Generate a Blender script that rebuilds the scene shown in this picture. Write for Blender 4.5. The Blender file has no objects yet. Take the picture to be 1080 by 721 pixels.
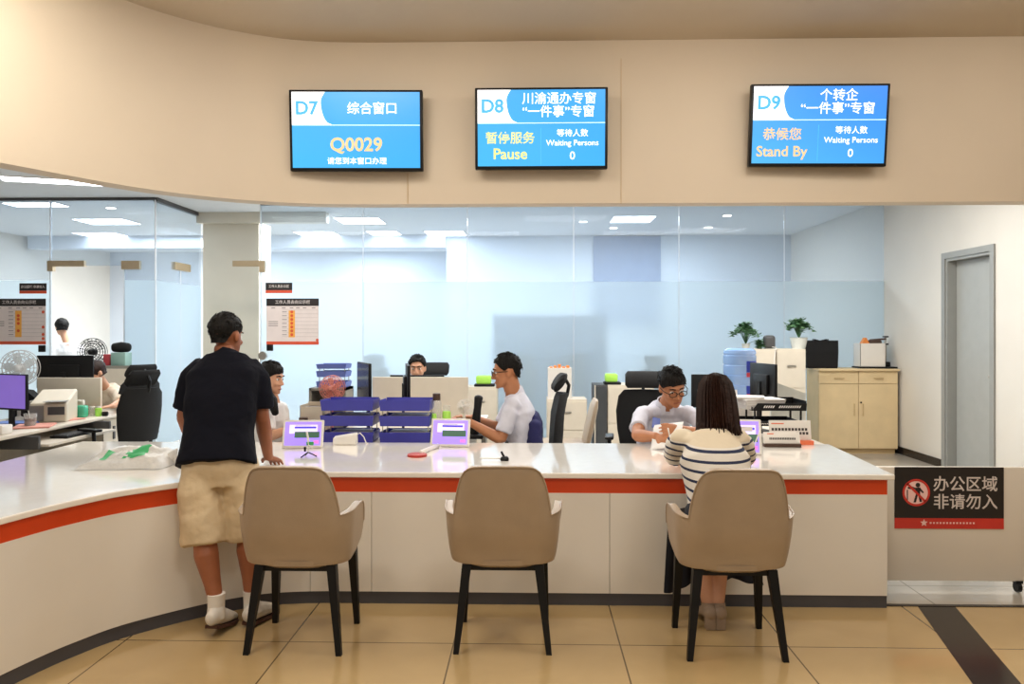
import bpy, bmesh, math, random
from mathutils import Vector, Matrix, Euler, noise
random.seed(7)
PI = math.pi
scn = bpy.context.scene
C = scn.collection
V = Vector

# ------------------------------------------------------------------ camera
YAW, CAMH, FPX, HZ = 0.025, 1.5, 800.0, 350.0
SN, CS = math.sin(YAW), math.cos(YAW)
cam_d = bpy.data.cameras.new('camera'); cam = bpy.data.objects.new('camera', cam_d); C.objects.link(cam)
cam.location = (0, 0, CAMH); cam.rotation_euler = (PI/2, 0, YAW)
cam_d.sensor_fit = 'HORIZONTAL'; cam_d.sensor_width = 36; cam_d.lens = FPX/1080*36
cam_d.shift_y = -(360.5-HZ)/1080; cam_d.clip_start = 0.05; cam_d.clip_end = 80
scn.camera = cam

# measuring helpers: read a place in the room off the photograph
def T(px, py, t):
    k = (px-540)/FPX
    return V((t*(-SN+k*CS), t*(CS+k*SN), CAMH-(py-HZ)/FPX*t))
def Fz(px, py, z=0.0):
    return T(px, py, (CAMH-z)*FPX/(py-HZ))
def U(px, py, Y):
    k = (px-540)/FPX
    return T(px, py, Y/(CS+k*SN))

# ------------------------------------------------------------------ materials
def lin(c):
    if isinstance(c, str):
        c = c.lstrip('#'); c = [int(c[i:i+2], 16)/255 for i in (0, 2, 4)]
    return tuple((x/12.92 if x <= .04045 else ((x+.055)/1.055)**2.4) for x in c) + (1,)
MATS = {}
def mat(name, col, rough=.5, metal=0, em=None, es=0, var=.06, scale=8, bump=0, bscale=60, coat=0, spec=.5, alpha=1, sheen=0):
    m = bpy.data.materials.new(name); m.use_nodes = True
    nt = m.node_tree; b = nt.nodes['Principled BSDF']
    L = nt.links.new
    tc = nt.nodes.new('ShaderNodeTexCoord')
    nz = nt.nodes.new('ShaderNodeTexNoise'); nz.inputs['Scale'].default_value = scale; nz.inputs['Detail'].default_value = 4
    L(tc.outputs['Object'], nz.inputs['Vector'])
    cr = nt.nodes.new('ShaderNodeValToRGB')
    a = lin(col)
    cr.color_ramp.elements[0].color = tuple(max(0, x*(1-var)) for x in a[:3])+(1,)
    cr.color_ramp.elements[1].color = tuple(min(1, x*(1+var)) for x in a[:3])+(1,)
    cr.color_ramp.elements[0].position = .3; cr.color_ramp.elements[1].position = .7
    L(nz.outputs['Fac'], cr.inputs['Fac']); L(cr.outputs['Color'], b.inputs['Base Color'])
    b.inputs['Roughness'].default_value = rough; b.inputs['Metallic'].default_value = metal
    b.inputs['Specular IOR Level'].default_value = spec
    b.inputs['Coat Weight'].default_value = coat; b.inputs['Coat Roughness'].default_value = .08
    if sheen: b.inputs['Sheen Weight'].default_value = sheen
    if alpha < 1: b.inputs['Alpha'].default_value = alpha
    if em:
        b.inputs['Emission Color'].default_value = lin(em); b.inputs['Emission Strength'].default_value = es
    if bump:
        n2 = nt.nodes.new('ShaderNodeTexNoise'); n2.inputs['Scale'].default_value = bscale
        L(tc.outputs['Object'], n2.inputs['Vector'])
        bp = nt.nodes.new('ShaderNodeBump'); bp.inputs['Strength'].default_value = bump; bp.inputs['Distance'].default_value = .01
        L(n2.outputs['Fac'], bp.inputs['Height']); L(bp.outputs['Normal'], b.inputs['Normal'])
    MATS[name] = m
    return m
M = MATS
mat('fascia', '#d8cab6', .55, var=.02, scale=2)
mat('lobby_ceiling', '#c6b8a3', .7, var=.02, scale=2)
mat('white_wall', '#dcd7ce', .6, var=.02, scale=2)
mat('office_ceiling', '#e6e8ea', .7, var=.02)
mat('office_far_wall', '#d5dde8', .7, var=.03, scale=1)
mat('column_beige', '#dcd2bf', .5, var=.03, scale=2)
mat('black_base', '#241f1e', .4)
mat('countertop', '#f4efe6', .1, var=.02, scale=20, coat=.6)
mat('counter_white', '#e8e3da', .32, var=.02, scale=3)
mat('counter_orange', '#d8481c', .3, var=.05, scale=4)
mat('kick_grey', '#4a4a50', .45)
mat('chair_leather', '#ab9882', .38, var=.06, scale=6, bump=.12, bscale=220)
mat('leg_black', '#0e0d0d', .45, spec=.3)
mat('door_grey', '#a7a9a6', .45, var=.03)
mat('frame_grey', '#969793', .4, var=.03)
mat('steel', '#b8b4ac', .3, metal=.9)
mat('brass_steel', '#c9b596', .3, metal=.7)
mat('sign_black', '#1f1a1a', .45)
mat('sign_red', '#c9352c', .45)
mat('sign_white', '#d6ccc8', .5)
mat('sign_pink', '#f3c9c4', .5)
mat('poster_paper', '#dccfcb', .6, var=.04)
mat('poster_orange', '#e8a548', .6)
mat('poster_red', '#d2502e', .6)
mat('poster_grey', '#8f8583', .6)
mat('barrier_panel', '#dcd4c8', .45, var=.02, scale=3)
mat('black_plastic', '#101012', .45, spec=.3)
mat('black_mesh', '#0f1013', .8, bump=.4, bscale=300)
mat('black_cloth', '#0d0d10', .9, bump=.3, bscale=80)
mat('navy_shirt', '#0c0e19', .95, bump=.35, bscale=30, spec=.2)
mat('khaki', '#d0bb98', .85, bump=.3, bscale=30, var=.08)
mat('skin_tan', '#b67a55', .5, var=.06, scale=14)
mat('skin_brown', '#9c5f40', .5, var=.06, scale=14)
mat('skin_light', '#d8a283', .5, var=.05, scale=14)
mat('hair_black', '#0b0807', .6, bump=.5, bscale=140, var=.3, spec=.25)
mat('hair_brown', '#27130b', .5, bump=.4, bscale=60, var=.4, spec=.3)
mat('eye_white', '#e8e4de', .3)
mat('eye_dark', '#1a1210', .2)
mat('lip', '#9a5347', .5)
mat('lens', '#cfd6da', .05, alpha=.15)
mat('shirt_white', '#d3d4e2', .85, bump=.3, bscale=25, var=.06)
mat('shirt_pale', '#e6e3e2', .85, bump=.3, bscale=25, var=.05)
mat('shirt_cream', '#e3d5c1', .85, bump=.3, bscale=25, var=.05)
mat('navy_skirt', '#14161f', .85, bump=.3, bscale=20)
mat('navy_jacket', '#22245a', .85, bump=.3, bscale=20)
mat('jacket_blue', '#3a35a0', .8, bump=.3, bscale=20)
mat('shoe_white', '#dad5cc', .6, var=.08, scale=30)
mat('shoe_sole', '#4a2c20', .7)
mat('sock', '#e6e1da', .9)
mat('shoe_beige', '#a08d7c', .6)
mat('tray_blue', '#3d3ea4', .4, var=.06)
mat('tray_blue_light', '#6a7fd0', .4)
mat('paper', '#ece9e6', .7, var=.03)
mat('paper_pink', '#e0a093', .7, var=.1)
mat('paper_blue', '#6f8fd8', .6)
mat('white_plastic', '#e6e2dc', .35, var=.02)
mat('cream_plastic', '#d8cfbd', .5, var=.03)
mat('cream_panel', '#dbd2c2', .6, var=.03)
mat('desk_top', '#d8cfc1', .4, var=.03)
mat('desk_grey', '#8b8880', .5)
mat('dark_glass', '#4a4d50', .25)
mat('grey_dark', '#4c4c4e', .5)
mat('pink_fan', '#e59a86', .45, alpha=.8)
mat('pink_solid', '#e09080', .45)
mat('fan_grey', '#d9d6d2', .5, alpha=.55)
mat('fan_dark', '#4a4d55', .5, alpha=.35)
mat('wood_light', '#dfc79c', .45, var=.06, scale=5)
mat('wood_edge', '#c9af83', .5, var=.06, scale=5)
mat('screen_purple', '#8466c8', .3, em='#8a6fd2', es=.55)
mat('tablet_violet', '#9b82ea', .3, em='#9a80f0', es=.8)
mat('tablet_lavender', '#d8ccff', .3, em='#d3c6ff', es=.9)
mat('tablet_green', '#41604f', .3, em='#41604f', es=.6)
mat('tablet_blue', '#4a3fc8', .3, em='#4a3fc8', es=.7)
mat('tablet_pink', '#e07ac8', .3, em='#e07ac8', es=.7)
mat('screen_dark', '#4a5260', .2)
mat('bottle_blue', '#8fb9f0', .08, alpha=.62)
mat('label_blue', '#2a3fae', .4)
mat('label_red', '#c03a4a', .4)
mat('green_plastic', '#5fc07a', .35)
mat('green_liquid', '#4fbf9a', .2, alpha=.85)
mat('lime', '#a8e05a', .45, em='#a8e05a', es=.15)  # faint glow put into the green itself, none of these is a lamp
mat('clear_plastic', '#e6e8e6', .1, alpha=.3)
mat('leaf', '#47704a', .6, var=.35, scale=30)
mat('leaf_light', '#6d9468', .6, var=.3, scale=30)
mat('pot_white', '#d6dad6', .4)
mat('bag_plastic', '#ebe8e2', .35, alpha=.72, bump=.8, bscale=25)
mat('bag_green', '#3bb26a', .5)
mat('red_box', '#b8434a', .5)
mat('teal_box', '#8fb0a8', .5)
mat('brown', '#4a3428', .5)
mat('orange', '#e58a3c', .5)
mat('orange_card', '#e8764e', .5)
mat('text_dark', '#3a3534', .6)
mat('tv_white', '#ffffff', .4, em='#f4f6ff', es=.95)
mat('tv_yellow', '#d8d27a', .4, em='#d6d57c', es=.95)
mat('tv_orange', '#d8b27c', .4, em='#d9b684', es=.95)
mat('tv_tab_text', '#3f9fd0', .4, em='#48a4d4', es=.9)
mat('tv_line', '#bfe4ff', .4, em='#bfe4ff', es=.9)
mat('light_panel', '#ffffff', .4, em='#f6f8ff', es=9)
mat('downlight', '#ffffff', .4, em='#fff4e0', es=12)
mat('blind_blue', '#8d9dba', .7)
mat('seam_white', '#dfe8f0', .3)
mat('pen_green', '#3aa060', .4)
mat('pad_red', '#b03028', .5)

def tv_screen(name, c0, c1):
    m = mat(name, c0, .3)
    nt = m.node_tree; b = nt.nodes['Principled BSDF']
    tc = nt.nodes.new('ShaderNodeTexCoord'); sp = nt.nodes.new('ShaderNodeSeparateXYZ')
    nt.links.new(tc.outputs['Generated'], sp.inputs[0])
    ad = nt.nodes.new('ShaderNodeMath'); ad.operation = 'ADD'
    ml = nt.nodes.new('ShaderNodeMath'); ml.operation = 'MULTIPLY'; ml.inputs[1].default_value = .45
    nt.links.new(sp.outputs['X'], ml.inputs[0])
    m2 = nt.nodes.new('ShaderNodeMath'); m2.operation = 'MULTIPLY'; m2.inputs[1].default_value = .55
    nt.links.new(sp.outputs['Z'], m2.inputs[0])
    nt.links.new(ml.outputs[0], ad.inputs[0]); nt.links.new(m2.outputs[0], ad.inputs[1])
    cr = nt.nodes.new('ShaderNodeValToRGB')
    cr.color_ramp.elements[0].color = lin(c0); cr.color_ramp.elements[1].color = lin(c1)
    nt.links.new(ad.outputs[0], cr.inputs[0])
    b.inputs['Base Color'].default_value = (0, 0, 0, 1)
    for l in list(b.inputs['Base Color'].links): nt.links.remove(l)
    nt.links.new(cr.outputs[0], b.inputs['Emission Color']); b.inputs['Emission Strength'].default_value = 1.15
    return m
tv_screen('tv_screen_cyan', '#3fb8f4', '#38a6f4')
tv_screen('tv_screen_blue', '#52b8fb', '#3a8bf0')

def floor_tiles(name, c, grout, size, ox, oy, rough, coat, gw, warm=None):
    m = bpy.data.materials.new(name); m.use_nodes = True; MATS[name] = m
    nt = m.node_tree; b = nt.nodes['Principled BSDF']; L = nt.links.new
    tc = nt.nodes.new('ShaderNodeTexCoord'); mp = nt.nodes.new('ShaderNodeMapping')
    mp.inputs['Location'].default_value = (-ox, -oy, 0)
    L(tc.outputs['Object'], mp.inputs[0])
    br = nt.nodes.new('ShaderNodeTexBrick'); br.offset = 0; br.squash = 1
    br.inputs['Scale'].default_value = 1; br.inputs['Brick Width'].default_value = size; br.inputs['Row Height'].default_value = size
    br.inputs['Mortar Size'].default_value = gw; br.inputs['Mortar Smooth'].default_value = .1
    br.inputs['Bias'].default_value = 0
    a = lin(c)
    br.inputs['Color1'].default_value = a; br.inputs['Color2'].default_value = tuple(x*.95 for x in a[:3])+(1,)
    br.inputs['Mortar'].default_value = lin(grout)
    L(mp.outputs[0], br.inputs['Vector'])
    nz = nt.nodes.new('ShaderNodeTexNoise'); nz.inputs['Scale'].default_value = 2.2; nz.inputs['Detail'].default_value = 6; nz.inputs['Distortion'].default_value = 1.2
    L(tc.outputs['Object'], nz.inputs['Vector'])
    mx = nt.nodes.new('ShaderNodeMixRGB'); mx.blend_type = 'MULTIPLY'; mx.inputs[0].default_value = .35
    cr = nt.nodes.new('ShaderNodeValToRGB'); cr.color_ramp.elements[0].position = .3; cr.color_ramp.elements[1].position = .7
    cr.color_ramp.elements[0].color = (.72, .68, .62, 1); cr.color_ramp.elements[1].color = (1, 1, 1, 1)
    L(nz.outputs['Fac'], cr.inputs[0]); L(br.outputs['Color'], mx.inputs[1]); L(cr.outputs[0], mx.inputs[2])
    L(mx.outputs[0], b.inputs['Base Color'])
    b.inputs['Roughness'].default_value = rough; b.inputs['Coat Weight'].default_value = coat; b.inputs['Coat Roughness'].default_value = .06
    return m
JX = T(654, 680, 3.636)
floor_tiles('lobby_tile', '#c2a778', '#6a593f', .8, JX.x, JX.y, .16, .35, .004)
floor_tiles('office_tile', '#b9b3a9', '#8d877d', .8, JX.x+.2, JX.y+.1, .2, .3, .004)

def stripes_mat(name, c0, c1, z_top, period, width, off=0):
    m = mat(name, c0, .9, bump=.2, bscale=30)
    nt = m.node_tree; b = nt.nodes['Principled BSDF']; L = nt.links.new
    tc = nt.nodes.new('ShaderNodeTexCoord'); sp = nt.nodes.new('ShaderNodeSeparateXYZ'); L(tc.outputs['Object'], sp.inputs[0])
    yy = nt.nodes.new('ShaderNodeMath'); yy.operation = 'MULTIPLY'; yy.inputs[1].default_value = -.12
    L(sp.outputs['Y'], yy.inputs[0])
    zz = nt.nodes.new('ShaderNodeMath'); zz.operation = 'ADD'; L(sp.outputs['Z'], zz.inputs[0]); L(yy.outputs[0], zz.inputs[1])
    md = nt.nodes.new('ShaderNodeMath'); md.operation = 'PINGPONG'; md.inputs[1].default_value = period/2
    L(zz.outputs[0], md.inputs[0])
    lt = nt.nodes.new('ShaderNodeMath'); lt.operation = 'LESS_THAN'; lt.inputs[1].default_value = width/2; L(md.outputs[0], lt.inputs[0])
    gt = nt.nodes.new('ShaderNodeMath'); gt.operation = 'LESS_THAN'; gt.inputs[1].default_value = z_top; L(zz.outputs[0], gt.inputs[0])
    mu = nt.nodes.new('ShaderNodeMath'); mu.operation = 'MULTIPLY'; L(lt.outputs[0], mu.inputs[0]); L(gt.outputs[0], mu.inputs[1])
    top = nt.nodes.new('ShaderNodeMixRGB'); top.inputs[1].default_value = lin('#e2d5bd'); top.inputs[2].default_value = lin(c0); L(gt.outputs[0], top.inputs[0])
    mx = nt.nodes.new('ShaderNodeMixRGB'); L(mu.outputs[0], mx.inputs[0]); L(top.outputs[0], mx.inputs[1]); mx.inputs[2].default_value = lin(c1)
    L(mx.outputs[0], b.inputs['Base Color'])
    return m
stripes_mat('striped_knit', '#e6e1d8', '#2a3350', .935, .046, .0125)

def glass_mat(name, tint, fac):
    m = bpy.data.materials.new(name); m.use_nodes = True; MATS[name] = m
    nt = m.node_tree; nt.nodes.clear(); L = nt.links.new
    out = nt.nodes.new('ShaderNodeOutputMaterial')
    tr = nt.nodes.new('ShaderNodeBsdfTransparent'); tr.inputs[0].default_value = lin(tint)
    gl = nt.nodes.new('ShaderNodeBsdfGlossy'); gl.inputs['Roughness'].default_value = .02
    lw = nt.nodes.new('ShaderNodeLayerWeight'); lw.inputs['Blend'].default_value = .12
    df = nt.nodes.new('ShaderNodeBsdfDiffuse'); df.inputs[0].default_value = lin('#dfeaf5')  # bluish reflection haze painted into the pane as a diffuse colour
    mf = nt.nodes.new('ShaderNodeMixShader'); mf.inputs[0].default_value = fac
    L(tr.outputs[0], mf.inputs[1]); L(df.outputs[0], mf.inputs[2])
    mx = nt.nodes.new('ShaderNodeMixShader'); mn = nt.nodes.new('ShaderNodeMath'); mn.operation = 'MINIMUM'; mn.inputs[1].default_value = .22; L(lw.outputs['Fresnel'], mn.inputs[0]); L(mn.outputs[0], mx.inputs[0]); L(mf.outputs[0], mx.inputs[1]); L(gl.outputs[0], mx.inputs[2])
    L(mx.outputs[0], out.inputs[0])
    return m
glass_mat('clear_glass', '#eef5fb', .15)
def frosted_mat(name, tint, diff):
    m = bpy.data.materials.new(name); m.use_nodes = True; MATS[name] = m
    nt = m.node_tree; nt.nodes.clear(); L = nt.links.new
    out = nt.nodes.new('ShaderNodeOutputMaterial')
    rf = nt.nodes.new('ShaderNodeBsdfRefraction'); rf.inputs['Roughness'].default_value = .33; rf.inputs['IOR'].default_value = 1.25
    rf.inputs['Color'].default_value = lin(tint)
    tl = nt.nodes.new('ShaderNodeBsdfTranslucent'); tl.inputs[0].default_value = lin(tint)
    df = nt.nodes.new('ShaderNodeBsdfDiffuse')
    tc = nt.nodes.new('ShaderNodeTexCoord'); nz = nt.nodes.new('ShaderNodeTexNoise'); nz.inputs['Scale'].default_value = 1.2
    L(tc.outputs['Object'], nz.inputs['Vector'])
    cr = nt.nodes.new('ShaderNodeValToRGB'); a = lin(diff)
    cr.color_ramp.elements[0].color = tuple(x*.96 for x in a[:3])+(1,); cr.color_ramp.elements[1].color = a
    L(nz.outputs['Fac'], cr.inputs[0]); L(cr.outputs[0], df.inputs[0])
    m1 = nt.nodes.new('ShaderNodeMixShader'); m1.inputs[0].default_value = .55
    L(tl.outputs[0], m1.inputs[1]); L(df.outputs[0], m1.inputs[2])
    m2 = nt.nodes.new('ShaderNodeMixShader'); m2.inputs[0].default_value = .40
    L(rf.outputs[0], m2.inputs[1]); L(m1.outputs[0], m2.inputs[2])
    L(m2.outputs[0], out.inputs[0])
    return m
frosted_mat('frosted_glass', '#e6f0f6', '#d6e4ec')

# ------------------------------------------------------------------ mesh building
class MB:
    def __init__(s): s.v = []; s.f = []
    def add(s, vs, fs, mx=None):
        o = len(s.v)
        s.v += [(mx @ V(p)) if mx else V(p) for p in vs]
        s.f += [tuple(i+o for i in f) for f in fs]
        return s
    def box(s, x0, x1, y0, y1, z0, z1, mx=None):
        vs = [(x0,y0,z0),(x1,y0,z0),(x1,y1,z0),(x0,y1,z0),(x0,y0,z1),(x1,y0,z1),(x1,y1,z1),(x0,y1,z1)]
        return s.add(vs, [(3,2,1,0),(4,5,6,7),(0,1,5,4),(1,2,6,5),(2,3,7,6),(3,0,4,7)], mx)
    def cbox(s, c, sz, mx=None):
        return s.box(c[0]-sz[0]/2, c[0]+sz[0]/2, c[1]-sz[1]/2, c[1]+sz[1]/2, c[2]-sz[2]/2, c[2]+sz[2]/2, mx)
    def rbox(s, c, sz, r=.01, seg=2, mx=None):
        bm = bmesh.new(); bmesh.ops.create_cube(bm, size=1)
        for v in bm.verts: v.co = V((v.co.x*sz[0], v.co.y*sz[1], v.co.z*sz[2]))+V(c)
        bmesh.ops.bevel(bm, geom=bm.edges[:], offset=min(r, min(sz)*.49), segments=seg, affect='EDGES', profile=.5)
        bm.verts.ensure_lookup_table(); bm.verts.index_update()
        vs = [v.co.copy() for v in bm.verts]; fs = [tuple(v.index for v in f.verts) for f in bm.faces]
        bm.free(); return s.add(vs, fs, mx)
    def loft(s, rings, cap=True, closed=True, mx=None):
        n = len(rings[0]); vs = [p for r in rings for p in r]; fs = []
        for i in range(len(rings)-1):
            for j in range(n if closed else n-1):
                k = (j+1) % n
                fs.append((i*n+j, i*n+k, (i+1)*n+k, (i+1)*n+j))
        if cap:
            fs.append(tuple(range(n-1, -1, -1))); fs.append(tuple((len(rings)-1)*n+j for j in range(n)))
        return s.add(vs, fs, mx)
    def etube(s, pts, wd, side=None, n=14, mx=None, p=2.0, round_ends=True):
        pts = [V(p_) for p_ in pts]
        if not isinstance(wd, (list, tuple)): wd = [wd]*len(pts)
        wd = [(w, w) if not isinstance(w, (list, tuple)) else w for w in wd]
        rings = []; pv = None
        def ring(c, w, d, a, b):
            out = []
            for j in range(n):
                t = 2*PI*j/n; ct, st = math.cos(t), math.sin(t)
                x = math.copysign(abs(ct)**(2/p), ct); y = math.copysign(abs(st)**(2/p), st)
                out.append(c + a*(x*w) + b*(y*d))
            return out
        N = len(pts)
        for i in range(N):
            tg = (pts[min(i+1, N-1)]-pts[max(i-1, 0)]).normalized()
            if side is not None: a = V(side)
            elif pv is None:
                a = V((0,0,1)) if abs(tg.z) < .9 else V((1,0,0))
            else: a = pv
            a = (a - tg*a.dot(tg)).normalized(); pv = a
            b = tg.cross(a)
            w, d = wd[i]
            if round_ends and i == 0:
                e = min(w, d)*.55
                rings.append(ring(pts[0]-tg*e, w*.35, d*.35, a, b)); rings.append(ring(pts[0]-tg*e*.6, w*.8, d*.8, a, b))
            rings.append(ring(pts[i], w, d, a, b))
            if round_ends and i == N-1:
                e = min(w, d)*.55
                rings.append(ring(pts[i]+tg*e*.6, w*.8, d*.8, a, b)); rings.append(ring(pts[i]+tg*e, w*.35, d*.35, a, b))
        return s.loft(rings, mx=mx)
    def tube(s, pts, r, n=8, mx=None):
        return s.etube(pts, r, n=n, mx=mx, round_ends=False)
    def lathe(s, prof, c=(0,0,0), n=20, mx=None):
        rings = [[V((c[0]+r*math.cos(2*PI*j/n), c[1]+r*math.sin(2*PI*j/n), c[2]+z)) for j in range(n)] for r, z in prof]
        return s.loft(rings, mx=mx)
    def ell(s, c, r, nu=16, nv=10, mx=None):
        if not isinstance(r, (list, tuple)): r = (r, r, r)
        vs = [V((c[0], c[1], c[2]-r[2]))]; fs = []
        for i in range(1, nv):
            a = -PI/2+PI*i/nv
            for j in range(nu):
                t = 2*PI*j/nu
                vs.append(V((c[0]+r[0]*math.cos(a)*math.cos(t), c[1]+r[1]*math.cos(a)*math.sin(t), c[2]+r[2]*math.sin(a))))
        vs.append(V((c[0], c[1], c[2]+r[2]))); e = len(vs)-1
        for j in range(nu):
            k = (j+1) % nu
            fs.append((0, 1+k, 1+j)); fs.append((e, e-nu+j, e-nu+k))
            for i in range(nv-2):
                fs.append((1+i*nu+j, 1+i*nu+k, 1+(i+1)*nu+k, 1+(i+1)*nu+j))
        return s.add(vs, fs, mx)
    def prism(s, poly, z0, z1, mx=None):
        n = len(poly)
        vs = [(p[0], p[1], z0) for p in poly]+[(p[0], p[1], z1) for p in poly]
        fs = [tuple(range(n-1, -1, -1)), tuple(range(n, 2*n))]+[(i, (i+1) % n, n+(i+1) % n, n+i) for i in range(n)]
        return s.add(vs, fs, mx)
    def quad(s, a, b, c, d, mx=None): return s.add([a, b, c, d], [(0,1,2,3)], mx)
    def build(s, name, m, parent=None, world=False, loc=(0,0,0), smooth=True, ang=35):
        off = V((0,0,0))
        if world:
            off = V(parent.location) if parent else V(loc)
            if parent and parent.parent: off = off + V(parent.parent.location)
        me = bpy.data.meshes.new(name)
        me.from_pydata([tuple(p-off) for p in s.v], [], s.f); me.update()
        bm = bmesh.new(); bm.from_mesh(me); bmesh.ops.recalc_face_normals(bm, faces=bm.faces[:]); bm.to_mesh(me); bm.free()
        if smooth:
            me.shade_smooth(); me.set_sharp_from_angle(angle=math.radians(ang))
        me.materials.append(MATS[m] if isinstance(m, str) else m)
        o = bpy.data.objects.new(name, me); C.objects.link(o)
        if parent: o.parent = parent
        else: o.location = loc
        return o

_tc = {}
def text_geo(body, size, align='CENTER', bold=0.0):
    key = (body, size, align, bold)
    if key in _tc: return _tc[key]
    cu = bpy.data.curves.new('t', 'FONT'); cu.body = body; cu.size = size; cu.align_x = align; cu.align_y = 'CENTER'
    cu.offset = bold*size; cu.resolution_u = 3
    o = bpy.data.objects.new('t', cu); C.objects.link(o)
    dg = bpy.context.evaluated_depsgraph_get(); dg.update()
    me = bpy.data.meshes.new_from_object(o.evaluated_get(dg))
    r = ([v.co.copy() for v in me.vertices], [tuple(p.vertices) for p in me.polygons])
    bpy.data.objects.remove(o); bpy.data.curves.remove(cu); bpy.data.meshes.remove(me)
    _tc[key] = r; return r
def put_text(mb, body, size, x, y, z, align='CENTER', bold=0.0, sx=1.0):
    vs, fs = text_geo(body, size, align, bold)
    # text plane faces -Y
    mb.add([V((x+p.x*sx, y, z+p.y)) for p in vs], fs)

def thing(name, label, cat, loc=(0,0,0), rotz=0, group=None):
    o = bpy.data.objects.new(name, None); C.objects.link(o); o.empty_display_size = .1
    o.location = loc; o.rotation_euler = (0,0,rotz); o['label'] = label; o['category'] = cat
    if group: o['group'] = group
    return o
def tag(o, label, cat, group=None):
    o['label'] = label; o['category'] = cat
    if group: o['group'] = group
    return o
def struct(o): o['kind'] = 'structure'; return o
def dup(root, loc, rotz, label, group=None):
    r = root.copy(); C.objects.link(r); r.location = loc; r.rotation_euler = (0,0,rotz); r['label'] = label
    if group: r['group'] = group
    for ch in list(root.children):
        c = ch.copy(); C.objects.link(c); c.parent = r
        for g in list(ch.children):
            d = g.copy(); C.objects.link(d); d.parent = c
    return r
def remesh(o, vox, it=4, fac=.5):
    m = o.modifiers.new('remesh', 'REMESH'); m.mode = 'VOXEL'; m.voxel_size = vox; m.use_smooth_shade = True
    m2 = o.modifiers.new('smooth', 'SMOOTH'); m2.iterations = it; m2.factor = fac
    return o
def wrinkle(o, strength, size):
    tx = bpy.data.textures.new('folds', 'CLOUDS'); tx.noise_scale = size; tx.noise_depth = 2
    d = o.modifiers.new('folds', 'DISPLACE'); d.texture = tx; d.strength = strength; d.mid_level = .5
    return o

# ------------------------------------------------------------------ the setting
FY = 4.17                 # front line of the counter
ZC = 3.2                  # office ceiling
ZL = 3.47                 # lobby ceiling
FB = 2.37                 # underside of the fascia
GY = 9.9                  # main glass wall
LY = 9.47                 # left glass wall
WX = 4.55                 # right wall
CZ = .73                  # counter height

# lobby floor follows the counter; office floor lies behind
mb = MB(); mb.box(-5, 6.5, -3.5, FY+.03, -.1, 0); o = mb.build('floor', 'lobby_tile', smooth=False); struct(o)
mb = MB(); mb.box(-9, 6.5, FY+.06, 18, -.1, -.0005); o = mb.build('floor', 'office_tile', smooth=False); struct(o)
mb = MB(); mb.box(-9, 6.5, FY+.03, FY+.06, -.1, .004); o = mb.build('trim_1', 'black_base', smooth=False); struct(o)
a, b, c_, d_ = Fz(973, 643), Fz(1014, 644), Fz(1079, 721), Fz(1027.5, 721)
ext = (d_-a)*1.2; ext2 = (c_-b)*1.2
mb = MB(); mb.prism([(a.x, FY+.029), (a.x+(d_-a).x*2.2, a.y+(d_-a).y*2.2), (b.x+(c_-b).x*2.2, b.y+(c_-b).y*2.2), (b.x, FY+.029)], -.01, .0015)
o = mb.build('trim_9', 'black_base', smooth=False); struct(o); MATS['black_base'].node_tree.nodes['Principled BSDF'].inputs['Roughness'].default_value = .2

def cr_spline(pts, n=8):
    out = []
    P = [V(p) for p in pts]
    for i in range(len(P)-1):
        p0 = P[i-1] if i else P[0]*2-P[1]; p1, p2 = P[i], P[i+1]; p3 = P[i+2] if i+2 < len(P) else P[-1]*2-P[-2]
        for k in range(n):
            t = k/n
            out.append(.5*((2*p1)+(p2-p0)*t+(2*p0-5*p1+4*p2-p3)*t*t+(3*p1-p0-3*p2+p3)*t**3))
    out.append(P[-1]); return out
def offset(pl, d):
    out = []
    for i, p in enumerate(pl):
        t = (pl[min(i+1, len(pl)-1)]-pl[max(i-1, 0)]).normalized()
        out.append(p+V((-t.y, t.x))*d)   # left of travel
    return out
def strip(pl, d0, d1, z0, z1, s=0.0, e=0.0):
    """wall strip along a polyline between offsets d0 and d1"""
    A = offset(pl, d0); B = offset(pl, d1); mb = MB(); rings = []
    for p, q in zip(A, B):
        rings.append([V((p.x, p.y, z0)), V((p.x, p.y, z1)), V((q.x, q.y, z1)), V((q.x, q.y, z0))])
    mb.loft(rings); return mb
def cut(pl, x0=None, x1=None): return pl
def sub(pl, s0, s1):
    """piece of a polyline between arc lengths"""
    L = [0]
    for i in range(1, len(pl)): L.append(L[-1]+(pl[i]-pl[i-1]).length)
    def at(s):
        for i in range(1, len(pl)):
            if s <= L[i]: return pl[i-1].lerp(pl[i], (s-L[i-1])/(L[i]-L[i-1]))
        return pl[-1]
    return [at(s0)]+[p for p, l in zip(pl, L) if s0 < l < s1]+[at(s1)]
def plen(pl): return sum((pl[i]-pl[i-1]).length for i in range(1, len(pl)))

# fascia, curving toward the camera on the left
fpts = [(6.5, 5.14), (3, 5.14), (0, 5.14), (-1.1, 5.14), (-1.55, 5.09), (-1.85, 4.97), (-2.1, 4.8), (-2.33, 4.56), (-2.52, 4.25), (-2.74, 3.8), (-3.1, 3.1), (-3.6, 2.2)]
fpl = cr_spline([V(p) for p in fpts], 6)          # travels -X: left of travel = -Y (toward camera)
o = strip(fpl, 0, -.14, FB, ZL+.05).build('wall_upper', 'fascia', ang=50); struct(o)
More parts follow.
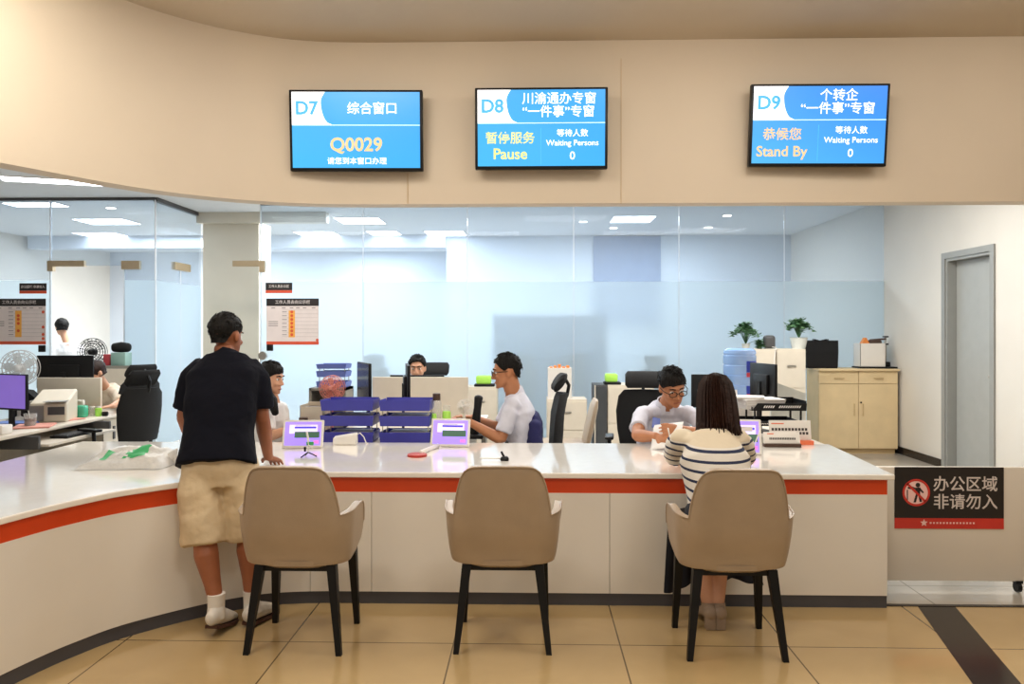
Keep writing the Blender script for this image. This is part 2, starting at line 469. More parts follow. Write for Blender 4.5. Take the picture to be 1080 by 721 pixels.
# hairline joints between the fascia boards
for i, (px, y0, y1) in enumerate([(655, 62, 215), (430, 182, 214), (226, 70, 205)]):
    if px > 300:
        x = U(px, 100, 5.14).x; mb = MB(); mb.box(x-.002, x+.002, 5.137, 5.145, T(px, y1, 5.13).z, T(px, y0, 5.13).z)
        o = mb.build('trim_%d' % (2+i), 'wood_edge', smooth=False); struct(o)
for nm, z, m in (('ceiling', ZL, 'lobby_ceiling'),):
    poly = [(p.x, p.y) for p in offset(fpl, -.05)] + [(-5, 2.2), (-5, -3.5), (6.5, -3.5)]
    mb = MB(); mb.prism(poly, z, z+.1); struct(mb.build(nm, m, smooth=False))
mb = MB(); poly = [(p.x, p.y) for p in offset(fpl, -.1)] + [(-9, 2.2), (-9, 18), (6.5, 18)]
mb.prism(poly, ZC, ZC+.12); struct(mb.build('ceiling', 'office_ceiling', smooth=False))
# lobby side walls (well outside the frame, they close the room)
mb = MB(); mb.box(6.5, 6.6, -3.5, 5.2, 0, ZL); struct(mb.build('wall_lobby_right', 'fascia', smooth=False))
mb = MB(); mb.box(-5.1, -5, -3.5, 2.2, 0, ZL); struct(mb.build('wall_lobby_left', 'fascia', smooth=False))

# right wall with door
DN, DF, DT = 7.58, 8.46, 2.33
wt = .16
mb = MB(); mb.box(WX, WX+wt, 5.3, DN, 0, ZC); mb.box(WX, WX+wt, DF, 18, 0, ZC); mb.box(WX, WX+wt, DN, DF, DT, ZC)
struct(mb.build('wall_right', 'white_wall', smooth=False))
mb = MB(); mb.box(WX, 6.5, 5.2, 5.3, 0, ZC); struct(mb.build('wall_return', 'white_wall', smooth=False))
mb = MB(); mb.box(WX-.012, WX, DF+.04, 9.88, 0, .09); mb.box(WX-.012, WX, 5.3, DN-.04, 0, .09); struct(mb.build('baseboard_right', 'black_base', smooth=False))
dr = bpy.data.objects.new('door_1', None); C.objects.link(dr); dr.location = (WX, (DN+DF)/2, 0); struct(dr)
mb = MB(); fw = .06
for y0, y1, z0, z1 in ((DN+.001, DN+fw, 0, DT-fw), (DF-fw, DF-.001, 0, DT-fw), (DN+.001, DF-.001, DT-fw, DT-.001)):
    mb.box(WX-.005, WX+wt, y0, y1, z0, z1)
for y0, y1, z0, z1 in ((DN-.035, DN+.03, 0, DT-.03), (DF-.03, DF+.035, 0, DT-.03), (DN-.035, DF+.035, DT-.03, DT+.035)):
    mb.box(WX-.02, WX-.0052, y0, y1, z0, z1)
mb.build('door_frame', 'frame_grey', dr, world=True, smooth=False)
mb = MB(); mb.box(WX+.095, WX+.135, DN+fw+.003, DF-fw-.003, .005, DT-fw-.003); mb.build('door_leaf', 'door_grey', dr, world=True, smooth=False)
mb = MB(); hy = DN+.13; hz = T(1040, 397, 7.6).z
mb.tube([(WX+.095, hy, hz), (WX+.05, hy, hz)], .012); mb.ell((WX+.045, hy, hz), .02); mb.build('door_handle', 'steel', dr, world=True)

# left and far walls of the office
mb = MB(); mb.box(-9.1, -9, 2.2, 18, 0, ZC); struct(mb.build('wall_left', 'white_wall', smooth=False))
mb = MB(); mb.box(-9, -1.4, 16, 16.1, 0, ZC); mb.box(-1.4, WX, 13.4, 13.5, 0, ZC); mb.box(-1.5, -1.4, 13.4, 16.1, 0, ZC)
struct(mb.build('wall_back', 'office_far_wall', smooth=False))
colx0, colx1 = U(214, 300, 10.8).x, U(273, 300, 10.8).x
mb = MB(); mb.box(colx0, colx1, 10.8, 11.3, 0, ZC-.12); struct(mb.build('wall_column', 'column_beige', smooth=False))
mb = MB(); mb.box(colx0-.03, U(345, 300, 10.7).x, 10.65, 10.8, ZC-.15, ZC-.0); struct(mb.build('trim_6', 'column_beige', smooth=False))
# soffit line deeper in the left office
mb = MB(); mb.box(-8.9, -1.5, 13.2, 13.5, ZC-.22, ZC); struct(mb.build('trim_7', 'office_far_wall', smooth=False))

# --- glass walls
FZ = T(700, 297, GY).z
def glass_wall(nm, pts_x, y, skip=(), z0=0.0, z1=ZC, frost=True, post=None):
    root = bpy.data.objects.new(nm, None); C.objects.link(root); root.location = ((pts_x[0]+pts_x[-1])/2, y, 0); struct(root)
    for i in range(len(pts_x)-1):
        if i in skip: continue
        a, b = pts_x[i]+.006, pts_x[i+1]-.006
        mb = MB(); mb.box(a, b, y-.005, y+.005, FZ+.001 if frost else z0+.05, z1-.03); mb.build('glass_pane', 'clear_glass', root, world=True, smooth=False)
        if frost:
            mb = MB(); mb.box(a, b, y-.005, y+.005, z0+.05, FZ-.001); mb.build('frosted_band', 'frosted_glass', root, world=True, smooth=False)
    mb = MB(); mb.box(pts_x[0], pts_x[-1], y-.02, y+.02, z1-.035, z1); mb.build('head_rail', 'grey_dark', root, world=True, smooth=False)
    return root
xs = [U(p, 300, GY).x for p in (275, 383, 493, 605, 716, 827, 937)]
gw = glass_wall('window_1', xs, GY)
mb = MB()
for x in xs[1:-1]: mb.box(x-.004, x+.004, GY-.006, GY+.006, .05, ZC-.03)
mb.build('joint_strip', 'seam_white', gw, world=True, smooth=False)
mb = MB(); mb.box(xs[-1], U(943, 300, GY).x, GY-.04, GY+.04, 0, ZC); mb.build('end_post', 'frame_grey', gw, world=True, smooth=False)
mb = MB(); mb.box(xs[0]-.008, xs[0]+.008, GY-.012, GY+.012, 0, ZC-.03); mb.build('door_edge', 'seam_white', gw, world=True, smooth=False)
mb = MB(); a, b = U(246, 275, GY), U(280, 281, GY); mb.box(a.x, b.x, GY-.03, GY+.03, b.z, a.z); mb.box(U(274, 0, GY).x, b.x, GY-.03, GY+.03, U(275, 287, GY).z, b.z)
mb.build('door_clamp', 'brass_steel', gw, world=True, smooth=False)
xs2 = [U(p, 300, LY).x for p in (-130, -40, 53.5, 131, 164)]
gl = glass_wall('window_2', xs2, LY, skip=(2,))
mb = MB(); mb.box(xs2[2]-.008, xs2[2]+.008, LY-.012, LY+.012, 0, ZC-.03); mb.box(xs2[3]-.008, xs2[3]+.008, LY-.01, LY+.01, 0, 2.32); mb.box(xs2[4]-.008, xs2[4]+.008, LY-.012, LY+.012, 0, ZC-.03)
mb.build('door_edge', 'seam_white', gl, world=True, smooth=False)
mb = MB(); mb.box(xs2[2], xs2[3], LY-.005, LY+.005, 2.34, ZC-.03); mb.build('glass_pane', 'clear_glass', gl, world=True, smooth=False)
for (p0, p1, y0, y1, leg) in ((51, 90, 275, 281, (51, 57, 286)), (129, 148, 275, 284, None)):
    mb = MB(); a, b = U(p0, y0, LY), U(p1, y1, LY); mb.box(a.x, b.x, LY-.03, LY+.03, b.z, a.z)
    if leg: mb.box(U(leg[0], 0, LY).x, U(leg[1], 0, LY).x, LY-.03, LY+.03, U(50, leg[2], LY).z, b.z)
    mb.build('door_clamp', 'brass_steel', gl, world=True, smooth=False)
# return pane running back to the column
RX = xs2[4]; ret = bpy.data.objects.new('window_3', None); C.objects.link(ret); ret.location = (RX, 10.1, 0); struct(ret)
mb = MB(); mb.box(RX-.005, RX+.005, LY+.02, 10.78, FZ, ZC-.03); mb.build('glass_pane', 'clear_glass', ret, world=True, smooth=False)
mb = MB(); mb.box(RX-.005, RX+.005, LY+.02, 10.78, .05, FZ-.002); mb.build('frosted_band', 'frosted_glass', ret, world=True, smooth=False)
mb = MB(); mb.box(RX-.03, RX+.03, LY, 10.8, ZC-.05, ZC); mb.build('head_rail', 'grey_dark', ret, world=True, smooth=False)
yj = 10.15; mb = MB(); mb.box(RX-.006, RX+.006, yj-.01, yj+.01, 0, 2.35); mb.build('door_edge', 'seam_white', ret, world=True, smooth=False)
mb = MB(); mb.box(RX-.03, RX+.03, yj-.2, yj+.25, 2.33, 2.43); mb.build('door_clamp', 'brass_steel', ret, world=True, smooth=False)

# roller blind on the far wall
a, b = U(626, 243, 13.35), U(697, 300, 13.35)
mb = MB(); mb.box(a.x, b.x, 13.36, 13.385, 1.6, ZC-.02)
bl = mb.build('roller_blind', 'blind_blue', smooth=False, world=True, loc=((a.x+b.x)/2, 13.37, 1.6)); tag(bl, 'blue-grey roller blind pulled down on the far wall behind the glass', 'blind')

# ------------------------------------------------------------------ counter
opts = [(1.935, FY), (1, FY), (0, FY), (-.8, FY), (-1.2, FY-.005), (-1.45, 4.12), (-1.62, 4.03), (-1.79, 3.89), (-2.0, 3.66), (-2.1, 3.47), (-2.17, 3.28), (-2.25, 2.95), (-2.33, 2.5), (-2.4, 1.9)]
opl = cr_spline([V(p) for p in opts], 5)          # travels left, left of travel = toward customers
BKY = 5.27; INX = -3.16
cnt = thing('service_counter', 'long white curved service counter with an orange band and grey kick plate', 'counter', (0, 4.7, 0))
outer = offset(opl, .025)
poly = [(p.x, p.y) for p in outer] + [(INX+.05, 1.9), (INX, BKY), (2.05, BKY), (1.965, FY-.025)]
mb = MB(); bm = bmesh.new()
mb.prism(poly, CZ-.03, CZ)
top = mb.build('countertop', 'countertop', cnt, world=True, smooth=False)
bv = top.modifiers.new('edge', 'BEVEL'); bv.width = .006; bv.segments = 2; bv.limit_method = 'ANGLE'; bv.angle_limit = math.radians(60)
strip(opl, 0, -.02, .617, CZ-.03).build('orange_band', 'counter_orange', cnt, world=True)
strip(opl, -.012, -.03, .0, .625).build('carcass', 'kick_grey', cnt, world=True)
L = plen(opl)
def s_at_x(x): return 1.935-x
cuts = [0, s_at_x(U(643, 600, FY).x), s_at_x(U(392, 600, FY).x), s_at_x(-1.22), L]
for i in range(len(cuts)-1):
    strip(sub(opl, cuts[i]+.0015, min(cuts[i+1]-.0015, L-.001)), .002, -.016, .068, .617).build('front_panel', 'counter_white', cnt, world=True)
strip(opl, -.006, -.035, .0, .066).build('kick_plate', 'kick_grey', cnt, world=True)
mb = MB(); mb.box(1.915, 1.935, FY+.03, BKY-.05, .0, CZ-.03); mb.build('end_panel', 'counter_white', cnt, world=True, smooth=False)
mb = MB(); mb.box(INX+.05, 1.915, BKY-.07, BKY-.05, .0, CZ-.03); mb.build('back_panel', 'counter_white', cnt, world=True, smooth=False)
mb = MB(); mb.box(INX+.05, INX+.07, 1.9, BKY-.07, .0, CZ-.03); mb.build('back_panel', 'counter_white', cnt, world=True, smooth=False)

# ------------------------------------------------------------------ barrier with sign
by = U(1010, 550, 4.45).y
bx0, bx1 = 2.0, 3.22
br = thing('rolling_barrier', 'low off-white rolling barrier panel closing the gap beside the counter', 'barrier', (2.65, by, 0))
bz0, bz1 = T(1010, 608, 4.45).z, T(1010, 490, 4.45).z
mb = MB(); mb.rbox(((bx0+bx1)/2, by, (bz0+bz1)/2), (bx1-bx0, .03, bz1-bz0), .004); mb.build('panel', 'barrier_panel', br, world=True)
for cx in (bx0+.03, T(1065, 612, 4.45).x):
    mb = MB(); mb.box(cx-.02, cx+.02, by-.02, by+.02, bz0-.012, bz0+.004); mb.etube([(cx-.012, by, .03), (cx+.012, by, .03)], .028, n=14, round_ends=False)
    mb.build('caster', 'black_plastic', br, world=True)
sx0, sx1 = T(939, 0, 4.43).x, T(1051, 0, 4.43).x
sz1, szm, sz0 = T(0, 490.5, 4.43).z, T(0, 543.5, 4.43).z, T(0, 554.5, 4.43).z
sg = thing('warning_sign', 'black no-entry sign with white characters and red strip on the rolling barrier', 'sign', ((sx0+sx1)/2, by-.016, sz0))
sy = by-.016
mb = MB(); mb.box(sx0, sx1, sy-.004, sy-.0005, szm, sz1); mb.build('board', 'sign_black', sg, world=True, smooth=False)
mb = MB(); mb.box(sx0, sx1, sy-.004, sy-.0005, sz0, szm-.0003); mb.build('red_strip', 'sign_red', sg, world=True, smooth=False)
pm = 4.43/FPX
for row, yy in (('办公区域', 508.5), ('非请勿入', 527)):
    mb = MB(); p = T(1011.5, yy, 4.43); put_text(mb, row, 16.6*pm, p.x, sy-.0052, p.z-.002, bold=.012)
    mb.build('lettering', 'sign_white', sg, world=True, smooth=False)
p = T(961, 517, 4.43); R0 = 14.2*pm
def disc(mb, c, r, y, n=28, r2=0):
    pts = [V((c.x+r*math.cos(2*PI*i/n), y, c.z+r*math.sin(2*PI*i/n))) for i in range(n)]
    if r2:
        q = [V((c.x+r2*math.cos(2*PI*i/n), y, c.z+r2*math.sin(2*PI*i/n))) for i in range(n)]
        mb.add(pts+q, [(i, (i+1) % n, n+(i+1) % n, n+i) for i in range(n)])
    else: mb.add(pts, [tuple(range(n))])
mb = MB(); disc(mb, p, R0*.98, sy-.0048); mb.build('emblem_disc', 'sign_pink', sg, world=True, smooth=False)
mb = MB(); u = R0
def poly2(mb, pts, y): mb.add([V((p.x+a*u, y, p.z+b*u)) for a, b in pts], [tuple(range(len(pts)))])
disc(mb, p+V((.12*u, 0, .55*u)), u*.17, sy-.0054, 14)
poly2(mb, [(-.1,.36), (.3,.38), (.28,-.1), (-.02,-.1)], sy-.0054)
poly2(mb, [(-.02,-.1), (.14,-.1), (-.02,-.72), (-.2,-.72)], sy-.0054)
poly2(mb, [(.12,-.1), (.28,-.1), (.42,-.68), (.25,-.68)], sy-.0054)
poly2(mb, [(.28,.36), (.56,.02), (.46,-.05), (.22,.2)], sy-.0054)
poly2(mb, [(-.08,.36), (-.45,.5), (-.62,.38), (-.6,.28), (-.1,.2)], sy-.0054)
poly2(mb, [(-.68,-.6), (-.6,-.6), (-.6,.2), (-.68,.2)], sy-.0054)
mb.build('walking_figure', 'sign_black', sg, world=True, smooth=False)
mb = MB(); disc(mb, p, R0, sy-.0058, 32, R0*.84); poly2(mb, [(-.72,.6), (-.6,.72), (.72,-.6), (.6,-.72)], sy-.0058)
mb.build('prohibition_ring', 'sign_red', sg, world=True, smooth=False)
mb = MB(); q = T(969, 548.5, 4.43)
pts = []
for i in range(10):
    r = (4 if i % 2 == 0 else 1.8)*pm; t = PI/2+PI*i/5; pts.append(V((q.x+r*math.cos(t), sy-.005, q.z+r*math.sin(t))))
mb.add(pts, [tuple(range(10))])
for k in range(14):
    q = T(976+k*3.4, 548.5, 4.43); mb.box(q.x-.006, q.x+.004, sy-.0052, sy-.005, q.z-.005, q.z+.005)
mb.build('small_emblem', 'sign_pink', sg, world=True, smooth=False)

# ------------------------------------------------------------------ wall screens
def tv(px0, px1, py0, py1, label, tilt, turn, roll, kind, num):
    Y = 5.02; a, b = U(px0, py0, Y), U(px1, py1, Y)
    w, h = b.x-a.x, a.z-b.z; c = (a+b)/2
    r = thing('wall_screen', label, 'television', c, 0, 'queue display screens on the fascia')
    r.rotation_euler = (tilt, roll, turn)
    mb = MB(); mb.rbox((0, .02, 0), (w, .045, h), .006); mb.build('bezel', 'black_plastic', r)
    mb = MB(); mb.box(-.1, .1, .042, .1, -.1, .1); mb.build('wall_bracket', 'black_plastic', r, smooth=False)
    W, H = w-.036, h-.036; X0, Z1 = -W/2, H/2+.003
    P = lambda u, v: (X0+u*W, Z1-v*H)
    y = -.0032
    mb = MB(); mb.box(X0, X0+W, y, 0, Z1-H, Z1); s = mb.build('screen', 'tv_screen_cyan' if kind != 'D9' else 'tv_screen_blue', r, smooth=False)
    mb = MB(); line = .43
    pts = [P(0,0), P(.245,0)]
    for i in range(17):
        t = i/16; pts.append(P(.262-.035*math.sin(PI/2*min(1, t/.3))+.085*(1-math.sqrt(max(0, 1-(max(0, t-.3)/.7)**2))), line*t))
    pts += [P(0, line)]
    mb.add([V((p[0], y-.0012, p[1])) for p in pts], [tuple(range(len(pts)))]); mb.build('number_tab', 'tv_white', r, smooth=False)
    mb = MB(); p0, p1 = P(.0, line), P(1, line+.012); mb.box(p0[0], p1[0], y-.0016, y-.0012, p1[1], p0[1])
    mb.build('divider_line', 'tv_line', r, smooth=False)
    mb = MB(); p = P(.115, .22); put_text(mb, num, H*.245, p[0], y-.0024, p[1], bold=.03); mb.build('window_number', 'tv_tab_text', r, smooth=False)
    ym = {'D7': 'tv_orange', 'D8': 'tv_yellow', 'D9': 'tv_orange'}[kind]; wl, yl = 'white_lettering', 'large_lettering'
    def txt(m, s, u, v, size, bold=.008):
        p = P(u, v); mb = MB(); put_text(mb, s, H*size, p[0], y-.002, p[1], bold=bold)
        mb.build(m, 'tv_white' if m == wl else ym, r, smooth=False)
    if kind == 'D7':
        txt(wl, '综合窗口', .63, .225, .17); txt(wl, '请您到本窗口办理', .505, .915, .1)
        txt(yl, 'Q0029', .5, .70, .25, .02)
    else:
        top = '川渝通办专窗' if kind == 'D8' else '个转企'
        txt(wl, top, .64, .125, .165); txt(wl, '“一件事”专窗', .635, .295, .165)
        txt(wl, '等待人数', .745, .575, .105); txt(wl, 'Waiting Persons', .745, .70, .105); txt(wl, '0', .745, .87, .15)
        if kind == 'D8': txt(yl, '暂停服务', .255, .64, .165, .012); txt(yl, 'Pause', .255, .845, .2, .016)
        else: txt(yl, '恭候您', .225, .63, .17, .012); txt(yl, 'Stand By', .225, .85, .19, .016)
        mb = MB(); p0, p1 = P(.495, .5), P(.5, .98); mb.box(p0[0], p1[0], y-.0016, y-.001, p1[1], p0[1]); mb.build('divider_line', 'tv_tab_text', r, smooth=False)
tv(306, 445.5, 96, 179.5, 'wall-mounted screen showing D7 and queue number Q0029', .07, .03, 0, 'D7', 'D7')
tv(501, 641, 93.5, 177.5, 'wall-mounted screen showing D8 and Pause, middle of three', .07, 0, 0, 'D8', 'D8')
tv(791.5, 936, 90, 174.5, 'wall-mounted screen showing D9 and Stand By', .1, -.03, .012, 'D9', 'D9')

# ------------------------------------------------------------------ posters on the glass
def poster(px, py, w, h, y, label, dots, title):
    c = U(px, py, y-.02); s = (y/FPX); w *= s; h *= s
    r = thing('notice_board', label, 'notice board', (c.x, y-.012, c.z-h/2), 0, 'staff notice boards on the glass')
    yy = y-.012
    x0, z0 = c.x-w/2, c.z-h/2
    mb = MB(); mb.box(x0, x0+w, yy-.004, yy, z0, z0+h); mb.build('board', 'poster_paper', r, world=True, smooth=False)
    mb = MB(); mb.box(x0, x0+w, yy-.006, yy-.0042, z0+h*.84, z0+h); mb.build('header', 'sign_black', r, world=True, smooth=False)
    mb = MB(); mb.box(x0, x0+w, yy-.006, yy-.0042, z0, z0+h*.07); mb.build('footer', 'poster_red', r, world=True, smooth=False)
    mb = MB(); put_text(mb, title, h*.085, c.x, yy-.0065, z0+h*.918, bold=.012); mb.build('lettering', 'sign_white', r, world=True, smooth=False)
    mb = MB(); mb.box(x0+w*.425, x0+w*.545, yy-.005, yy-.0042, z0+h*.16, z0+h*.74); mb.build('yellow_column', 'poster_orange', r, world=True, smooth=False)
    mb = MB()
    for i in range(8):
        z = z0+h*(.75-.082*i); mb.box(x0+w*.3, x0+w*.98, yy-.0048, yy-.0042, z-.0012, z+.0012)
    for i in range(3):
        z = z0+h*(.5-.045*i); mb.box(x0+w*.04, x0+w*.22, yy-.0048, yy-.0042, z-.005, z+.005)
    for i in range(7):
        z = z0+h*(.71-.082*i); mb.box(x0+w*.3, x0+w*.39, yy-.0048, yy-.0042, z-.005, z+.005)
    for u in (.13, .33, .48, .6, .73, .9): mb.box(x0+w*(u-.035), x0+w*(u+.035), yy-.0048, yy-.0042, z0+h*.785, z0+h*.805)
    mb.build('table_rules', 'poster_grey', r, world=True, smooth=False)
    mb = MB()
    for (u, v) in dots: disc(mb, V((x0+w*u, 0, z0+h*v)), w*.028, yy-.0056, 12)
    mb.build('status_dot', 'poster_red', r, world=True, smooth=False)
poster(308.5, 339, 56, 49, GY, 'staff notice board on the glass right of the standing man', [(.485, .71-.082*i) for i in range(7)]+[(.97, .1)], '工作人员去向公示栏')
poster(20, 339, 58, 49, LY, 'staff notice board on the left glass beside the doorway', [(.485, v) for v in (.63, .55, .46, .30)]+[(.95, v) for v in (.71, .38, .22, .13)], '工作人员去向公示栏')
def plate(px, py, w, h, y, label, t):
    c = U(px, py, y-.02); s = y/FPX; w *= s; h *= s; yy = y-.012
    r = thing('door_plate', label, 'sign', (c.x, yy, c.z-h/2))
    mb = MB(); mb.box(c.x-w/2, c.x+w/2, yy-.004, yy, c.z-h*.22, c.z+h/2); mb.build('plate', 'sign_black', r, world=True, smooth=False)
    mb = MB(); mb.box(c.x-w/2, c.x+w/2, yy-.004, yy, c.z-h/2, c.z-h*.225); mb.build('red_strip', 'poster_red', r, world=True, smooth=False)
    mb = MB(); put_text(mb, t, h*.3, c.x, yy-.0055, c.z+h*.14, bold=.02, sx=.95); mb.build('lettering', 'sign_white', r, world=True, smooth=False)
plate(294, 303.5, 28.5, 11, GY, 'small black and red sign above the right notice board', '工作人员办公区')
plate(34.5, 304, 29.5, 11, LY, 'small black and red sign above the left notice board', '办公区域 非请勿入')
for nm, px, py, y, lb in (('a', 284.5, 366.5, GY, 'black door lock on the glass below the right notice board'), ('b', 44, 367.5, LY, 'black door lock on the glass below the left notice board')):
    c = U(px, py, y-.03); mb = MB(); mb.rbox((c.x, y-.025, c.z), (.085, .03, .085), .008)
    o = mb.build('door_lock', 'black_plastic', world=True, loc=(c.x, y-.025, c.z)); tag(o, lb, 'lock')
c = U(276.5, 375, GY-.05); mb = MB(); mb.etube([(c.x, GY-.008, c.z), (c.x, GY-.05, c.z)], .055, n=18, round_ends=False)
mb.build('door_pull', 'steel', gw, world=True)

# ------------------------------------------------------------------ customer chairs
def make_chair(label, loc):
    r = thing('tub_chair', label, 'chair', loc, 0, 'beige leather tub chairs at the counter')
    # U-shaped shell: s = arc length along the plan from the back centre
    bw, cr_, sl = .166, .10, .17
    cl = cr_*PI/2
    S = bw+cl+sl
    def plan(s):
        a = abs(s); sg_ = 1 if s >= 0 else -1
        if a <= bw: return (sg_*a, -.215, (0, -1))
        if a <= bw+cl:
            t = (a-bw)/cr_; return (sg_*(bw+cr_*math.sin(t)), -.215+cr_*(1-math.cos(t)), (sg_*math.sin(t), -math.cos(t)))
        return (sg_*(bw+cr_), -.215+cr_+(a-bw-cl), (sg_, 0))
    E = .223
    def ztop(a):
        back = .652+.231*max(0, 1-(a/E)**9)**.55 if a < E else .652
        if a > E:
            q = (a-E)/(S-E)
            arm = .652+.022*math.sin(min(1, q/.7)*PI/2)**1.5
            if q > .72: arm -= .11*((q-.72)/.28)**2.2
            return arm
        return back
    ss = []
    for i in range(15): ss.append(E*(1-(1-i/14)**1.0)*1.0)
    fine = [E*.9, E*.94, E*.97, E*.985, E*.995, E*1.0001]
    ss = sorted(set([E*i/12 for i in range(11)]+fine+[E+(S-E)*i/14 for i in range(1, 15)]))
    full = [-x for x in reversed(ss) if x > 0]+ss
    NV = 12; grid = []
    for s in full:
        a = abs(s); x, y, nrm = plan(s); zt = ztop(a); zb = .405+.02*min(1, a/S)
        # arm fronts rise from the floor of the tub
        q = max(0, (a-bw-cl)/sl); zb += .06*q**2
        col = []
        for j in range(NV+1):
            v = j/NV; z = zb+(zt-zb)*v
            hh = (z-.40)/.28
            k = .85+.19*min(1, max(0, hh))**.33             # plan widens upward to the arms
            if z > .64 and a < E*1.02: k = 1.03-.11*(z-.64)/.24
            yy = y*(.86+.14*min(1, max(0, hh*1.6)))
            if a < bw+cl: yy -= .075*max(0, (z-.45)/.43)*(1-max(0, (a-bw)/cl))
            flare = .012*q*max(0, hh)
            col.append(V((x*k+(flare if s > 0 else -flare), yy, z)))
        grid.append(col)
    mb = MB(); mb.loft(grid, cap=False, closed=False)
    sh = mb.build('shell', 'chair_leather', r, ang=80)
    sm = sh.modifiers.new('solid', 'SOLIDIFY'); sm.thickness = .034; sm.offset = -1
    bv = sh.modifiers.new('soft', 'BEVEL'); bv.width = .01; bv.segments = 2; bv.limit_method = 'ANGLE'; bv.angle_limit = math.radians(50)
    # underside and seat
    mb = MB()
    rings = []
    for z, k in ((.385, .5), (.39, .85), (.405, .98), (.43, 1.0)):
        rings.append([V((.205*k*math.copysign(abs(math.cos(t))**.6, math.cos(t)), .0+.195*k*math.copysign(abs(math.sin(t))**.6, math.sin(t)), z)) for t in [2*PI*i/28 for i in range(28)]])
    mb.loft(rings); mb.build('seat_base', 'chair_leather', r)
    mb = MB(); mb.rbox((0, .02, .455), (.38, .40, .075), .03, 3); mb.build('seat_cushion', 'chair_leather', r)
    # piping line on the back's outer rim
    pts = [grid[i][NV]+V((0, -.002, .002)) for i in range(len(full))]
    mb = MB(); mb.tube(pts, .004, 6); mb.build('piping', 'chair_leather', r)
    for sx, y0, y1, xt, xb in ((-1, -.15, -.205, .17, .217), (1, -.15, -.205, .17, .217), (-1, .15, .185, .195, .212), (1, .15, .185, .195, .212)):
        mb = MB(); p0, p1 = V((sx*xt, y0, .405)), V((sx*xb, y1, 0))
        def sq(c, h): return [c+V((-h, -h, 0)), c+V((h, -h, 0)), c+V((h, h, 0)), c+V((-h, h, 0))]
        mb.loft([sq(p1, .013), sq(p0, .022)]); mb.build('leg', 'leg_black', r)
    mb = MB(); mb.box(-.18, .18, -.16, -.14, .375, .4); mb.box(-.18, .18, .14, .16, .375, .4); mb.build('leg_frame', 'leg_black', r, smooth=False)
    return r
ch0 = make_chair('beige leather tub chair on the left, beside the standing man', (-1.108, 3.705, 0))
dup(ch0, (-.133, 3.74, 0), 0, 'empty beige leather tub chair in the middle of the counter')
dup(ch0, (.942, 3.69, 0), 0, 'beige leather tub chair on the right with the seated woman')

# ------------------------------------------------------------------ office chairs
def make_office_chair(label, loc, rz, group='black mesh office chairs'):
    r = thing('office_chair', label, 'office chair', loc, rz, group)
    # back: curved mesh panel
    rings = []
    for z, w, y, th in ((.56, .19, -.215, .03), (.7, .215, -.225, .03), (.85, .225, -.235, .028), (.97, .205, -.26, .026), (1.02, .16, -.275, .022)):
        rings.append([V((w*math.cos(t), y+(-.06*(1-abs(math.cos(t))**2)+th*math.sin(t)), z)) for t in [2*PI*i/24 for i in range(24)]])
    mb = MB(); mb.loft(rings); mb.build('backrest', 'black_mesh', r)
    rings = []
    for x in (-.15, -.13, 0, .13, .15):
        k = .6 if abs(x) > .14 else 1
        rings.append([V((x, -.30+.035*k*math.cos(t)+.03*(x/.15)**2-.035*math.sin(t), 1.105+.07*k*math.sin(t))) for t in [2*PI*i/14 for i in range(14)]])
    mb = MB(); mb.loft(rings); mb.build('headrest', 'black_mesh', r)
    mb = MB(); mb.etube([(0, -.29, .9), (0, -.345, 1.0), (0, -.36, 1.08), (0, -.33, 1.13)], .014, n=8); mb.build('headrest_stalk', 'black_plastic', r)
    mb = MB(); mb.rbox((0, .02, .47), (.48, .47, .08), .035, 3); mb.build('seat', 'black_cloth', r)
    for s in (-1, 1):
        mb = MB(); mb.etube([(s*.22, -.02, .45), (s*.275, -.03, .5), (s*.275, -.02, .66)], .016, n=8); mb.rbox((s*.275, .03, .67), (.07, .24, .025), .01); mb.build('armrest', 'black_plastic', r)
    mb = MB(); mb.etube([(0, 0, .1), (0, 0, .43)], .026, n=10); mb.box(-.12, .12, -.12, .12, .41, .43); mb.etube([(0, -.1, .42), (0, -.27, .46), (0, -.255, .62)], .02, n=8); mb.build('post', 'black_plastic', r)
    mb = MB()
    for i in range(5):
        t = 2*PI*i/5; mb.etube([(0, 0, .1), (.28*math.cos(t), .28*math.sin(t), .075)], [.028, .016], n=8)
    mb.build('star_base', 'black_plastic', r)
    for i in range(5):
        t = 2*PI*i/5; mb = MB(); mb.etube([(.28*math.cos(t)-.012, .28*math.sin(t), .03), (.28*math.cos(t)+.012, .28*math.sin(t), .03)], .03, n=10, round_ends=False); mb.build('caster', 'black_plastic', r)
    return r
p = T(672, 440, 6.1)
oc = make_office_chair('black office chair behind the clerk who leans over the counter', (.90, 6.05, 0), PI-.12)
dup(oc, (-.06, 5.98, 0), PI/2+.05, 'black office chair seen from the side, behind the glasses-wearing clerk in profile')
p = T(150, 430, 6.7)
dup(oc, (p.x-.16, p.y-.05, 0), 1.15, 'black office chair with tall back by the left desk, nearest one')
p = T(137, 420, 7.7)
dup(oc, (p.x-.10, p.y+.12, 0), 1.0, 'black office chair by the left desk, behind the nearest one')
p = T(456, 390, 7.9)
dup(oc, (p.x, p.y-.05, 0), PI, 'black office chair behind the woman hidden by the dark monitor')

